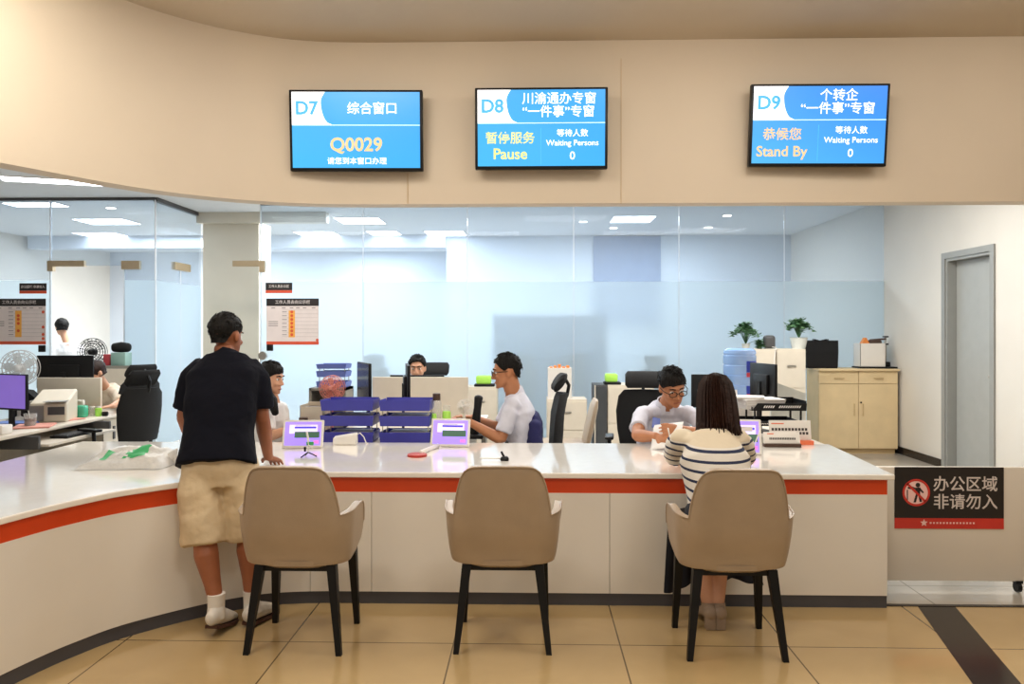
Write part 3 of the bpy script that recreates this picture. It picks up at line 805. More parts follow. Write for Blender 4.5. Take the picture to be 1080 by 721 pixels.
# ------------------------------------------------------------------ people
def frame(fwd, up):
    f = V(fwd).normalized(); u = V(up); u = (u-f*u.dot(f)).normalized(); s = f.cross(u)   # s = the figure's right
    return Matrix((( s.x, f.x, u.x), (s.y, f.y, u.y), (s.z, f.z, u.z)))
def fm(c, fwd, up, sc=1.0):
    return Matrix.Translation(V(c)) @ frame(fwd, up).to_4x4() @ Matrix.Scale(sc, 4)
def add_head(mb, mx):
    mb.ell((0, -.012, .035), (.075, .096, .082), 20, 14, mx)
    rings = []
    for z, w, yf, yb in ((.05, .066, .078, -.08), (.02, .069, .082, -.075), (-.02, .068, .084, -.062), (-.055, .062, .083, -.04), (-.085, .048, .084, -.005), (-.108, .03, .08, .03)):
        c = (yf+yb)/2; d = (yf-yb)/2
        rings.append([V((w*math.cos(t), c+d*math.sin(t), z)) for t in [2*PI*i/20 for i in range(20)]])
    mb.loft(rings, mx=mx)
    mb.ell((0, .074, -.1), (.022, .016, .014), mx=mx)                                   # chin
    mb.etube([(0, .082, .012), (0, .096, -.015), (0, .104, -.036)], [(.009, .009), (.012, .011), (.016, .012)], side=None, n=10, mx=mx)
    mb.ell((0, .082, .03), (.05, .011, .009), mx=mx)                                    # brow
    for s in (-1, 1):
        mb.ell((s*.016, .092, -.038), (.009, .01, .008), 10, 8, mx)
        mb.ell((s*.076, -.012, -.008), (.011, .02, .033), 12, 8, mx)                    # ears
        mb.ell((s*.036, .068, -.028), (.022, .016, .018), 12, 8, mx)                    # cheeks
    mb.ell((0, .083, -.065), (.024, .01, .007), 12, 8, mx); mb.ell((0, .081, -.077), (.02, .01, .007), 12, 8, mx)
def face_parts(root, mx, glasses=False, brow='hair_black'):
    W = dict(parent=root, world=True)
    for s in (-1, 1):
        mb = MB(); mb.ell((s*.031, .076, .003), (.014, .01, .008), 12, 8, mx); e = mb.build('eye', 'eye_white', **W)
        mb = MB(); mb.ell((s*.031, .083, .003), (.0065, .0045, .0065), 10, 8, mx); mb.build('iris', 'eye_dark', parent=e, world=True)
        mb = MB(); mb.etube([(s*.014, .092, .026), (s*.032, .090, .032), (s*.052, .078, .026)], [.004, .005, .003], n=6, mx=mx); mb.build('eyebrow', brow, **W)
    mb = MB(); mb.etube([(-.022, .089, -.071), (0, .0935, -.070), (.022, .089, -.071)], [.002, .0035, .002], n=6, mx=mx); mb.build('lips', 'lip', **W)
    if glasses:
        mb = MB()
        for s in (-1, 1):
            pts = [V((s*.033+.026*math.cos(t), .104, .0+.018*math.sin(t))) for t in [2*PI*i/16 for i in range(17)]]
            mb.tube(pts, .0028, 6, mx)
            mb.tube([(s*.058, .103, .006), (s*.08, .06, .008), (s*.083, -.01, .005)], .0028, 6, mx)
        mb.tube([(-.008, .105, .004), (.008, .105, .004)], .0028, 6, mx)
        g = mb.build('eyeglasses', 'black_plastic', **W)
def hairline(a, style):
    # a: angle from the face, 0..pi ; returns lowest height of the hair on the skull
    tabs = {'short': [(0, .078), (.5, .074), (.8, .05), (1.05, .03), (1.3, .0), (1.55, .028), (1.9, .02), (2.2, -.035), (2.6, -.075), (PI, -.085)],
            'fringe': [(0, .055), (.4, .05), (.7, .042), (1.0, .03), (1.3, -.01), (1.55, .025), (1.9, .015), (2.2, -.035), (2.6, -.075), (PI, -.085)],
            'full': [(0, .066), (.5, .06), (.8, .03), (1.1, -.03), (1.5, -.07), (2.0, -.09), (PI, -.10)]}
    T_ = tabs[style]
    for i in range(1, len(T_)):
        if a <= T_[i][0]:
            t = (a-T_[i-1][0])/(T_[i][0]-T_[i-1][0]); return T_[i-1][1]*(1-t)+T_[i][1]*t
    return T_[-1][1]
def add_hair(mb, mx, style='short', k=1.0, rough=.004, top=1.0):
    rx, ry, rz = .083*k, .104*k, .092*k*top; cz = .034; cy = -.012
    NA, NVv = 36, 12; out = []; inn = []
    for i in range(NA):
        t = 2*PI*i/NA; a = abs(math.atan2(math.sin(t), math.cos(t)))
        hz = hairline(a, style)+.007*noise.noise(V((math.cos(t)*9, math.sin(t)*9, 3.3))); z0 = max(-.98, min(.98, (hz-cz)/rz)) if hz > cz-rz else -.98
        ph0 = math.asin(z0); co, ci = [], []
        for j in range(NVv+1):
            ph = ph0+(PI/2-.02-ph0)*j/NVv
            n = noise.noise(V((math.cos(t)*5, math.sin(t)*5, ph*4)))*rough*1.6; tp = (.925+.075*min(1, (j/NVv)*5)**.6)*(1+.20*max(-1, min(0, ph)))
            for lst, q in ((co, tp*(1+n/.08)), (ci, .84)):
                below = min(0, ph)
                lst.append(V((math.sin(t)*rx*math.cos(max(ph, -.35) if ph < 0 else ph)*q, cy+math.cos(t)*ry*math.cos(max(ph, -.35) if ph < 0 else ph)*q, cz+rz*math.sin(ph)*q)))
        out.append(co); inn.append(ci)
    vs = []; fs = []
    n1 = NVv+1
    for i in range(NA): vs += out[i]+inn[i]
    st = 2*n1
    for i in range(NA):
        k2 = (i+1) % NA
        for j in range(NVv):
            fs.append((i*st+j, k2*st+j, k2*st+j+1, i*st+j+1)); fs.append((i*st+n1+j, i*st+n1+j+1, k2*st+n1+j+1, k2*st+n1+j))
        fs.append((i*st, i*st+n1, k2*st+n1, k2*st))
    rnd = random.Random(11+NA)
    for q in range(0 if style == 'full' else 330):
        i = rnd.randrange(NA); j = rnd.choice([1, 2, 3, 4, 5, 6, 7, 8, 9, 9, 10, 10, 11])
        p = out[i][j]; nn = V((p.x/rx, (p.y-cy)/ry, (p.z-cz)/rz)).normalized()
        up_ = (V((0, .5, 0))+V((rnd.uniform(-.5, .5), rnd.uniform(-.2, .5), 0)) if j > 6 else V((rnd.uniform(-.3, .3), .1, -1)))
        tg = (up_-nn*up_.dot(nn)).normalized(); k_ = (.22 if j > 6 else .08); l_ = rnd.uniform(.018, .03) if j > 3 else rnd.uniform(.012, .018)
        d_ = (tg*(1-k_)+nn*k_).normalized(); w_ = .0055
        s1 = nn.cross(tg).normalized()
        o_ = len(vs); b0 = p-nn*.004
        vs += [b0-s1*w_, b0+s1*w_, b0+nn*.007, b0+d_*l_]
        fs += [(o_, o_+1, o_+3), (o_+1, o_+2, o_+3), (o_+2, o_, o_+3)]
    fs.append(tuple(i*st+NVv for i in range(NA))); fs.append(tuple(i*st+n1+NVv for i in reversed(range(NA))))
    mb.add(vs, fs, mx)
def add_hand(mb, w, d, n, thumb=1, curl=.5, sc=1.0, spread=1.0):
    """wrist w, finger direction d, back-of-hand normal n, thumb side sign"""
    d = V(d).normalized(); n = V(n); n = (n-d*n.dot(d)).normalized(); s = d.cross(n); w = V(w)
    mb.etube([w, w+d*.03*sc, w+d*.065*sc, w+d*.092*sc], [(.027*sc, .018*sc), (.036*sc, .016*sc), (.041*sc, .015*sc), (.038*sc, .012*sc)], side=s, n=12)
    for i, (o, l) in enumerate(((-.031, .062), (-.0105, .076), (.0105, .073), (.031, .056))):
        o *= thumb*-1
        dd = (d+s*o*3*spread).normalized(); b = w+d*.088*sc+s*o*sc; pts = [b]; ang = curl*.5
        for k in (.45, .32, .23):
            v = dd*math.cos(ang)-n*math.sin(ang); pts.append(pts[-1]+v*l*k*sc); ang += curl*.55
        mb.etube(pts, [.0092*sc, .0088*sc, .0078*sc, .0066*sc], n=8)
    b = w+d*.022*sc+s*thumb*.024*sc; v1 = (d*.65+s*thumb*.8-n*.25).normalized(); v2 = (d*.95+s*thumb*.25-n*.3).normalized()
    mb.etube([b, b+v1*.036*sc, b+v1*.036*sc+v2*.03*sc], [.0135*sc, .011*sc, .008*sc], n=8)
def arm(mb, sh, el, wr, k=1.0):
    sh, el, wr = V(sh), V(el), V(wr)
    mb.etube([sh.lerp(el, .12), sh.lerp(el, .5), el], [.033*k, .043*k, .038*k], n=12)
    mb.etube([el, el.lerp(wr, .3), wr], [.039*k, .040*k, .026*k], n=12)
def person(label, loc, group=None): return thing('person', label, 'person', loc, 0, group)

# ---- standing man at the left
loc = (-1.55, 3.88, 0)
man = person('man in dark T-shirt, khaki shorts and sneakers standing with hands on the counter', loc)
hipc = V((-1.63, 3.93, .86)); shc = V((-1.672, 4.13, 1.335))
shL, shR = V((-1.84, 4.12, 1.315)), V((-1.515, 4.14, 1.315))
kL, aL = V((-1.655, 3.80, .49)), V((-1.565, 3.735, .155))
kR, aR = V((-1.475, 3.93, .49)), V((-1.437, 3.87, .125))
hL, hR = V((-1.71, 3.93, .84)), V((-1.545, 3.945, .84))
elL, wrL = V((-1.925, 4.16, 1.03)), V((-1.90, 4.30, .79))
elR, wrR = V((-1.472, 4.12, 1.03)), V((-1.478, 4.235, .795))
hc = T(239, 354.5, 4.2); HM = fm(hc, (.22, 1, -.12), (0, .12, 1), 1.0)
mb = MB()
mb.etube([hipc, hipc.lerp(shc, .5), hipc.lerp(shc, .85), shc+V((0, 0, .0))], [(.14, .10), (.125, .09), (.145, .085), (.10, .05)], side=(1, 0, 0), n=20)
mb.etube([shc, hc+V((-.005, -.03, -.06))], [(.06, .058), (.052, .055)], n=14)
add_head(mb, HM)
for sh, el, wr in ((shL, elL, wrL), (shR, elR, wrR)): arm(mb, sh, el, wr, 1.03)
add_hand(mb, wrR, (.05, 1, -.32), (0, .25, 1), -1, .45); add_hand(mb, wrL, (.1, 1, -.3), (0, .25, 1), 1, .45)
for h, k_, a_ in ((hL, kL, aL), (hR, kR, aR)):
    mb.etube([h, h.lerp(k_, .55), k_], [.085, .072, .056], n=14)
    cf = k_.lerp(a_, .32)+V((0, -.018, 0))
    mb.etube([k_, cf, k_.lerp(a_, .7)+V((0, -.005, 0)), a_, a_+V((0, .02, -.05))], [.054, .06, .043, .034, .034], n=14)
b = mb.build('body', 'skin_brown', man, world=True); remesh(b, .006, 4)
mb = MB(); add_hair(mb, HM, 'short', 1.02, .006, 1.03); mb.build('hair', 'hair_black', man, world=True)
face_parts(man, HM)
mb = MB()
hem = V((-1.632, 3.90, .805))
mb.etube([hem, hem.lerp(shc, .3)+V((0, -.01, 0)), hem.lerp(shc, .6)+V((0, -.025, 0)), hem.lerp(shc, .85)+V((0, -.02, 0)), shc+V((0, -.005, .035))],
         [(.205, .165), (.178, .14), (.188, .14), (.195, .125), (.12, .07)], side=(1, 0, 0), n=28, p=2.3, round_ends=False)
mb.ell(hem.lerp(shc, .93)+V((0, -.02, -.01)), (.205, .10, .064))
mb.etube([shc+V((0, 0, .02)), shc+V((.005, .012, .065))], [(.085, .075), (.066, .066)], n=16, round_ends=False)
for sh, el, s in ((shL, elL, -1), (shR, elR, 1)):
    d = (el-sh).normalized()
    mb.ell(sh+V((-s*.02, 0, -.02)), (.06, .066, .052)); mb.etube([shc+V((0, -.01, .005)), sh+V((-s*.015, -.01, -.015))], [(.075, .055), (.066, .052)], side=(0, 1, 0), n=14); mb.etube([sh+V((-s*.05, 0, .0)), sh+d*.07, sh.lerp(el, .84)], [.066, .07, .072], n=16, round_ends=False)
o = mb.build('shirt', 'navy_shirt', man, world=True); remesh(o, .008, 5); wrinkle(o, .018, .12)
mb = MB()
mb.etube([hipc+V((0, -.01, .05)), hipc+V((0, -.02, -.06)), hipc+V((0, -.01, -.13))], [(.155, .115), (.178, .135), (.178, .14)], side=(1, 0, 0), n=24, p=2.4, round_ends=False)
for h, k_, s in ((hL, kL, -1), (hR, kR, 1)):
    e = V((k_.x+s*-.0, k_.y-.005, .425))
    mb.etube([h+V((0, -.01, -.02)), h.lerp(k_, .5)+V((s*.012, -.01, 0)), e], [(.098, .115), (.105, .115), (.108, .105)], side=(1, 0, 0), n=20, p=2.3, round_ends=False)
o = mb.build('shorts', 'khaki', man, world=True); remesh(o, .008, 4); wrinkle(o, .02, .09)
def shoe(root, ankle, heel, toe, heel_z, upper, sole, sock=True, sc=1.0):
    heel, toe = V(heel), V(toe); d = (toe-heel); d.z = 0; Ls = d.length; d.normalize(); side = V((d.y, -d.x, 0))
    up = lambda t: V((0, 0, heel_z*(1-t)**1.5))
    prof = [(0, .03), (.04, .036), (.3, .036), (.65, .047), (.88, .038), (1.0, .018)]
    mb = MB(); rings = []
    for t, w in prof:
        c = heel+d*Ls*t+up(t)
        rings.append([c-side*w*sc, c+side*w*sc, c+side*w*.95*sc+V((0, 0, .016)), c-side*w*.95*sc+V((0, 0, .016))])
    mb.loft(rings); s_ = mb.build('shoe_sole', sole, root, world=True)
    mb = MB()
    pts = []; wd = []
    for t, w, h in ((.0, .03, .035), (.12, .036, .045), (.35, .037, .045), (.6, .043, .034), (.85, .038, .022), (.97, .022, .014)):
        pts.append(heel+d*Ls*t+up(t)+V((0, 0, .012+h))); wd.append((w*sc, h))
    mb.etube(pts, wd, side=side, n=14)
    mb.etube([heel+d*Ls*.2+up(.2)+V((0, 0, .04)), V(ankle)+V((0, 0, -.02))], [.046, .042], n=14, round_ends=False)
    o = mb.build('shoe', upper, root, world=True); remesh(o, .006, 3)
    if sock:
        mb = MB(); a = V(ankle); mb.etube([a+V((0, 0, -.05)), a+V((0, 0, .0)), a+V((0, 0, .045))], [.04, .041, .043], n=14, round_ends=False); mb.build('sock', 'sock', root, world=True)
shoe(man, aL, V((aL.x, aL.y-.065, 0)), V((aL.x+.02, aL.y+.185, 0)), .05, 'shoe_white', 'shoe_sole')
shoe(man, aR, V((aR.x, aR.y-.065, 0)), V((aR.x+.07, aR.y+.18, 0)), .015, 'shoe_white', 'shoe_sole')

# ---- seated woman, seen from behind
wom = person('woman with long brown hair in a striped top, seated with her back to us', (.94, 3.85, 0))
hp = V((.94, 3.70, .50)); sc_ = V((.925, 3.93, .955))
hc = T(754, 421, 4.0); HM = fm(hc, (.08, 1, -.25), (0, .2, 1), .96)
sL, sR = V((.765, 3.95, .945)), V((1.085, 3.95, .945))
eL, eR = V((.80, 4.27, .785)), V((1.185, 4.22, .785))
wL, wR = V((.90, 4.52, .765)), V((1.06, 4.48, .765))
mb = MB()
mb.etube([hp, hp.lerp(sc_, .4), hp.lerp(sc_, .8), sc_], [(.14, .10), (.11, .08), (.125, .075), (.085, .045)], side=(1, 0, 0), n=20)
mb.etube([sc_, hc+V((0, -.02, -.05))], [.055, .05], n=12); add_head(mb, HM)
for s_, e_, w_ in ((sL, eL, wL), (sR, eR, wR)): arm(mb, s_, e_, w_, .88)
add_hand(mb, wL, (.3, 1, -.05), (0, .05, 1), 1, .3, .9); add_hand(mb, wR, (-.25, 1, -.05), (0, .05, 1), -1, .6, .9)
for s, ax in ((-1, .905), (1, .955)):
    h = V((.94+s*.085, 3.74, .49)); k_ = V((.94+s*.075, 4.085, .485)); a_ = V((ax+.0, 3.90, .115))
    mb.etube([h, h.lerp(k_, .5), k_], [.08, .072, .055], n=14)
    mb.etube([k_, k_.lerp(a_, .35)+V((0, -.02, 0)), a_, a_+V((0, .01, -.04))], [.05, .05, .032, .032], n=14)
    b = 0
o = mb.build('body', 'skin_light', wom, world=True); remesh(o, .006, 4)
mb = MB(); add_hair(mb, HM, 'full', 1.0, .003, 1.0)
# long hair: lofted curtain falling to the shoulders
rings = []
for z, w, yb, yf in ((.134, .012, -.03, .01), (.129, .035, -.058, .035), (.115, .058, -.086, .055), (.09, .078, -.108, .07), (.05, .092, -.12, .075), (-.02, .099, -.125, .055), (-.08, .104, -.122, .05), (-.13, .112, -.122, .03), (-.165, .118, -.125, .0), (-.188, .10, -.118, -.02)):
    ring = []
    for i in range(40):
        t = 2*PI*i/40; wv = 1+.025*math.sin(t*9+z*14)+.02*math.sin(t*17+1)
        zz = z+(.02*math.sin(t*7)+.012*math.sin(t*13) if z < -.15 else 0)
        cy_ = (yb+yf)/2; d = (yf-yb)/2
        ring.append(V((w*math.cos(t)*wv, cy_+d*math.sin(t)*wv, zz)))
    rings.append(ring)
mb.loft(rings, mx=HM)
rnd = random.Random(4)
for i in range(100):
    t = PI+rnd.uniform(0, PI) if i < 76 else rnd.uniform(0, 2*PI); w_ = rnd.uniform(.94, 1.03); fl = rnd.uniform(-.02, .025); zb = rnd.uniform(-.215, -.17)
    P_ = lambda k, z, e=0: V((k*(.098+e)*math.cos(t), -.048+k*(.078+e)*math.sin(t), z))
    mb.etube([P_(w_*.1, .134), P_(w_*.55, .113), P_(w_*.8, .075), P_(w_*.93, .01), P_(w_*1.0, -.07), P_(w_*1.05, -.14), P_(w_*1.03, zb, fl)], [(.006, .003), (.011, .005), (.012, .005), (.013, .006), (.013, .006), (.012, .006), (.002, .002)], n=6, mx=HM, round_ends=False)
o = mb.build('hair', 'hair_brown', wom, world=True, ang=80)
face_parts(wom, HM)
mb = MB()
mb.etube([V((.94, 3.715, .57)), hp.lerp(sc_, .45)+V((0, -.012, 0)), hp.lerp(sc_, .78)+V((0, -.02, 0)), sc_+V((0, -.005, .03))], [(.165, .13), (.158, .122), (.178, .118), (.10, .07)], side=(1, 0, 0), n=26, p=2.3, round_ends=False)
mb.ell(sc_+V((0, -.015, -.015)), (.165, .08, .055))
for s_, e_, s in ((sL, eL, -1), (sR, eR, 1)):
    d = e_-s_; mb.ell(s_+V((-s*.015, 0, -.003)), (.062, .062, .058)); mb.etube([s_+V((-s*.04, -.01, .0)), s_+d*.25, s_+d*.78], [.062, .064, .062], n=16, round_ends=False)
o = mb.build('striped_top', 'striped_knit', wom, world=True); remesh(o, .008, 5)
mb = MB()
mb.etube([V((.935, 3.73, .64)), V((.94, 3.72, .5)), V((.94, 3.85, .49)), V((.94, 4.08, .50))], [(.178, .14), (.195, .13), (.20, .085), (.20, .07)], side=(1, 0, 0), n=24, p=2.6)
NW = 40; grid = []
for j in range(8):
    v = j/7; row = []
    for i in range(NW+1):
        u = i/NW*2-1; x = .945+u*(.205+.05*v); y = 4.11-.05*v+.014*math.sin(u*16)*v - .10*v*abs(u)**3
        row.append(V((x, y, .52-.35*v-.012*math.sin(u*8+1)*v+(.03*v*u))))
    grid.append(row)
f_ = [[p+V((0, -.012, 0)) for p in r] for r in grid]
for r, q in zip(grid, f_): pass
rings = [g+list(reversed(h_)) for g, h_ in zip(grid, f_)]
mb.loft(rings); o = mb.build('skirt', 'navy_skirt', wom, world=True)
for s, ax in ((-1, .905), (1, .955)):
    mb = MB(); a_ = V((ax, 3.90, .115))
    mb.rbox((ax, 3.86, .035), (.05, .05, .07), .006)
    mb.etube([(ax, 3.845, .085), (ax, 3.9, .075), (ax+s*.01, 3.99, .045), (ax+s*.015, 4.06, .025)], [(.033, .035), (.036, .035), (.04, .024), (.03, .016)], side=(1, 0, 0), n=14)
    mb.etube([(ax, 3.885, .07), (ax, 3.895, .12)], [.038, .036], n=14, round_ends=False)
    mb.build('shoe', 'shoe_beige', wom, world=True)

# ---- clerk leaning over the counter (right)
cl9 = person('clerk with glasses in a pale shirt, seated and leaning over the counter to write', (1.0, 5.8, 0))
hp = V((1.0, 5.92, .52)); sc_ = V((.985, 5.58, .93))
hc = T(709, 408, 5.42); HM = fm(hc, (.22, -1, -.42), (-.05, -.38, 1), 1.10)
sR, sL = V((.805, 5.57, .915)), V((1.17, 5.57, .915))
eR, eL = V((.735, 5.26, .785)), V((1.24, 5.24, .785))
wR, wL = V((.84, 5.10, .80)), V((1.0, 5.13, .845))
mb = MB()
mb.etube([hp, hp.lerp(sc_, .5), hp.lerp(sc_, .85), sc_], [(.14, .11), (.135, .1), (.14, .085), (.09, .05)], side=(1, 0, 0), n=20)
mb.etube([sc_+V((0, 0, .0)), hc+V((0, .03, -.05))], [.066, .058], n=14); add_head(mb, HM)
arm(mb, sR, eR, wR, 1.12); arm(mb, sL, eL, wL, 1.12)
add_hand(mb, wR, (.8, -.7, -.12), (-.3, -.4, .8), 1, .85); add_hand(mb, wL, (-.85, -.5, .12), (-.2, -.9, .4), -1, .6)
for s in (-1, 1):
    h = V((1.0+s*.09, 5.88, .5)); k_ = V((1.0+s*.13, 5.45, .5)); mb.etube([h, k_, V((1.0+s*.13, 5.5, .12)), V((1.0+s*.14, 5.42, .05))], [.085, .06, .042, .04], n=12)
o = mb.build('body', 'skin_tan', cl9, world=True); remesh(o, .0055, 4)
mb = MB(); add_hair(mb, HM, 'fringe', 1.04, .007, 1.06); mb.build('hair', 'hair_black', cl9, world=True)
face_parts(cl9, HM, True)
def shirt(root, hp, sc_, arms, m, k=1.0, side=(1, 0, 0), fwd=V((0, -1, 0)), neck=None, frac=.72, vox=.008):
    mb = MB(); sd = V(side)
    mb.etube([hp+V((0, 0, -.02)), hp.lerp(sc_, .45)-fwd*.012, hp.lerp(sc_, .8)-fwd*.015, sc_+V((0, 0, .035))], [(.19*k, .15*k), (.185*k, .14*k), (.198*k, .128*k), (.105*k, .075*k)], side=sd, n=26, p=2.3, round_ends=False)
    rot = Matrix.Translation(sc_+V((0, 0, -.01))) @ Matrix((( sd.x, -sd.y, 0), (sd.y, sd.x, 0), (0, 0, 1))).to_4x4()
    mb.ell((0, 0, 0), (.175*k, .08*k, .056*k), mx=rot)
    for s_, e_ in arms:
        d = e_-s_; inn = (sc_-s_)*.25
        mb.ell(s_+inn*.25+V((0, 0, -.012)), .056*k); mb.etube([s_+inn, s_+d*.25, s_+d*frac], [.054*k, .060*k, .064*k], n=16, round_ends=False)
    o = mb.build('shirt', m, root, world=True); remesh(o, vox, 5); wrinkle(o, .02, .1)
    return o
def collar(root, base, nd, fwd, m, r=.066):
    nd = V(nd).normalized(); f = V(fwd); f = (f-nd*f.dot(nd)).normalized(); s = nd.cross(f); mb = MB()
    n = 24; rings = []
    for i in range(n+1):
        t = .35+(2*PI-.7)*i/n; dr = f*math.cos(t)+s*math.sin(t); c = V(base)+dr*r
        h = .035+.02*(1-abs(i-n/2)/(n/2))-.004
        rings.append([c-nd*.02+dr*.012, c+nd*h*.8, c+nd*h*.8-dr*.008, c-nd*.02-dr*.004])
    mb.loft(rings)
    for q in (.35, 2*PI-.35):
        dr = f*math.cos(q)+s*math.sin(q); c = V(base)+dr*(r+.004); sgn = 1 if q < PI else -1
        mb.loft([[c+nd*.02-s*sgn*.012, c+nd*.02+s*sgn*.03, c-nd*.05+s*sgn*.022+f*.012, c-nd*.035-s*sgn*.006+f*.014],
                 [c+nd*.02-s*sgn*.012+f*.006, c+nd*.02+s*sgn*.03+f*.006, c-nd*.05+s*sgn*.022+f*.019, c-nd*.035-s*sgn*.006+f*.021]])
    mb.build('collar', m, root, world=True)
shirt(cl9, hp, sc_, ((sR, eR), (sL, eL)), 'shirt_white', 1.0)
collar(cl9, sc_+V((.0, -.02, .045)), (0, -.4, 1), (0, -1, -.2), 'shirt_white')

# ---- clerk in profile facing left (middle)
cl8 = person('clerk in profile with black-framed glasses and white short-sleeved shirt, facing left', (.0, 5.75, 0))
hp = V((-.03, 5.78, .50)); sc_ = V((-.125, 5.76, 1.0))
hc = T(534, 392, 5.72); HM = fm(hc, (-1, -.08, -.12), (-.1, 0, 1), 1.04)
sN, sF = V((-.13, 5.585, .972)), V((-.14, 5.935, .972))
eN, eF = V((-.22, 5.54, .715)), V((-.25, 5.98, .74))
wN, wF = V((-.455, 5.60, .835)), V((-.46, 5.86, .84))
mb = MB()
mb.etube([hp, hp.lerp(sc_, .5)+V((.02, 0, 0)), hp.lerp(sc_, .85)+V((.01, 0, 0)), sc_], [(.14, .10), (.125, .09), (.135, .08), (.085, .045)], side=(0, 1, 0), n=20)
mb.etube([sc_, hc+V((.025, 0, -.05))], [.066, .062], n=14); add_head(mb, HM)
arm(mb, sN, eN, wN, 1.05); arm(mb, sF, eF, wF, 1.05)
add_hand(mb, wN, (-1, .15, .12), (.1, -.1, 1), -1, .5); add_hand(mb, wF, (-1, -.1, .12), (.1, 0, 1), 1, .5)
for s in (-1, 1):
    h = V((-.03, 5.78+s*.09, .5)); mb.etube([h, V((-.42, 5.78+s*.1, .52)), V((-.40, 5.78+s*.1, .12)), V((-.47, 5.78+s*.1, .05))], [.085, .058, .042, .04], n=12)
o = mb.build('body', 'skin_tan', cl8, world=True); remesh(o, .0055, 4)
mb = MB(); add_hair(mb, HM, 'short', 1.03, .006, 1.1); mb.build('hair', 'hair_black', cl8, world=True)
face_parts(cl8, HM, True)
shirt(cl8, hp, sc_, ((sN, eN), (sF, eF)), 'shirt_white', .95, side=(0, 1, 0), fwd=V((-1, 0, 0)), frac=.8)
collar(cl8, sc_+V((-.0, 0, .045)), (-.25, 0, 1), (-1, 0, -.1), 'shirt_white', .064)
mb = MB(); mb.etube([(.03, 5.78, .52), (-.2, 5.78, .5), (-.44, 5.78, .53)], [(.15, .085), (.16, .085), (.15, .07)], side=(0, 1, 0), n=20, p=2.5)
for s in (-1, 1): mb.etube([(-.42, 5.78+s*.1, .53), (-.41, 5.78+s*.1, .1)], [.075, .065], n=14, round_ends=False)
mb.build('trousers', 'navy_jacket', cl8, world=True)

# ---- clerk partly hidden by the standing man
cl7 = person('woman with black hair and pale blouse in profile, seated behind the left tablet', (-2.05, 5.85, 0))
hp = V((-2.06, 5.85, .5)); sc_ = V((-1.99, 5.83, .93))
hc = T(286, 399, 5.75); HM = fm(hc, (1, -.25, -.12), (.08, 0, 1), .98)
sN, sF = V((-1.98, 5.67, .91)), V((-1.98, 5.99, .91)); eN, eF = V((-1.95, 5.58, .72)), V((-1.96, 5.96, .74)); wN, wF = V((-1.74, 5.56, .80)), V((-1.78, 5.72, .79))
mb = MB()
mb.etube([hp, hp.lerp(sc_, .5), hp.lerp(sc_, .85), sc_], [(.12, .09), (.11, .08), (.115, .075), (.08, .045)], side=(0, 1, 0), n=20)
mb.etube([sc_, hc+V((-.02, 0, -.05))], [.052, .048], n=12); add_head(mb, HM)
arm(mb, sN, eN, wN, .92); arm(mb, sF, eF, wF, .92)
add_hand(mb, wN, (1, .1, -.1), (0, 0, 1), 1, .4, .92); add_hand(mb, wF, (1, -.3, -.1), (0, 0, 1), -1, .4, .8)
o = mb.build('body', 'skin_light', cl7, world=True); remesh(o, .007, 4)
mb = MB(); add_hair(mb, HM, 'fringe', 1.05, .005, 1.05)
mb.etube([hc+V((-.05, -.03, -.02)), hc+V((-.04, -.07, -.09)), hc+V((.05, -.12, -.16)), hc+V((.08, -.14, -.25))], [(.05, .05), (.055, .05), (.05, .04), (.03, .025)], n=14)
mb.build('hair', 'hair_black', cl7, world=True); face_parts(cl7, HM)
shirt(cl7, hp, sc_, ((sN, eN), (sF, eF)), 'shirt_pale', .88, side=(0, 1, 0), fwd=V((1, 0, 0)), frac=.75)

# ---- woman behind the dark monitor
wb = person('dark-haired woman whose eyes and forehead show above the middle monitor', (-1.1, 7.5, 0))
hc = T(440, 388, 7.35); HM = fm(hc, (.05, -1, -.1), (0, 0, 1), 1.0); sc_ = hc+V((0, .05, -.24)); hp = V((hc.x, 7.55, .5))
sA, sB = sc_+V((-.17, 0, -.02)), sc_+V((.17, 0, -.02)); eA, eB = sA+V((-.04, -.08, -.22)), sB+V((.04, -.08, -.22))
mb = MB(); mb.etube([hp, hp.lerp(sc_, .6), sc_], [(.12, .09), (.12, .08), (.08, .045)], side=(1, 0, 0), n=18); mb.etube([sc_, hc+V((0, .02, -.05))], .05, n=12); add_head(mb, HM)
arm(mb, sA, eA, eA+V((.08, -.2, .04)), .9); arm(mb, sB, eB, eB+V((-.08, -.2, .04)), .9)
for e_, t in ((eA+V((.08, -.2, .04)), 1), (eB+V((-.08, -.2, .04)), -1)): add_hand(mb, e_, (0, -1, 0), (0, 0, 1), t, .4, .9)
o = mb.build('body', 'skin_light', wb, world=True); remesh(o, .008, 3)
mb = MB(); add_hair(mb, HM, 'short', 1.06, .004); mb.build('hair', 'hair_black', wb, world=True); face_parts(wb, HM)
shirt(wb, hp, sc_, ((sA, eA), (sB, eB)), 'shirt_pale', .88, vox=.01)

# ---- person bent behind the left black monitor
pl = person('person in cream sleeves bent behind the black monitor at the left desk', T(108, 420, 7.6)*1.0)
pl.location.z = 0
hc = T(101, 393, 7.6); HM = fm(hc, (-.6, -.8, -.55), (-.3, -.3, 1), .98); sc_ = T(112, 410, 7.8); hp = V((sc_.x+.1, sc_.y+.15, .5))
sA, sB = sc_+V((-.13, .02, -.03)), sc_+V((.12, -.03, -.04)); eA, eB = sA+V((-.1, -.2, -.15)), T(127, 424, 7.4); wA, wB = eA+V((-.1, -.15, .02)), T(118, 428, 7.05)
mb = MB(); mb.etube([hp, hp.lerp(sc_, .6), sc_], [(.12, .09), (.12, .08), (.08, .045)], side=(1, 0, 0), n=18); mb.etube([sc_, hc+V((.02, .02, -.05))], .05, n=12); add_head(mb, HM)
arm(mb, sA, eA, wA, .9); arm(mb, sB, eB, wB, .9)
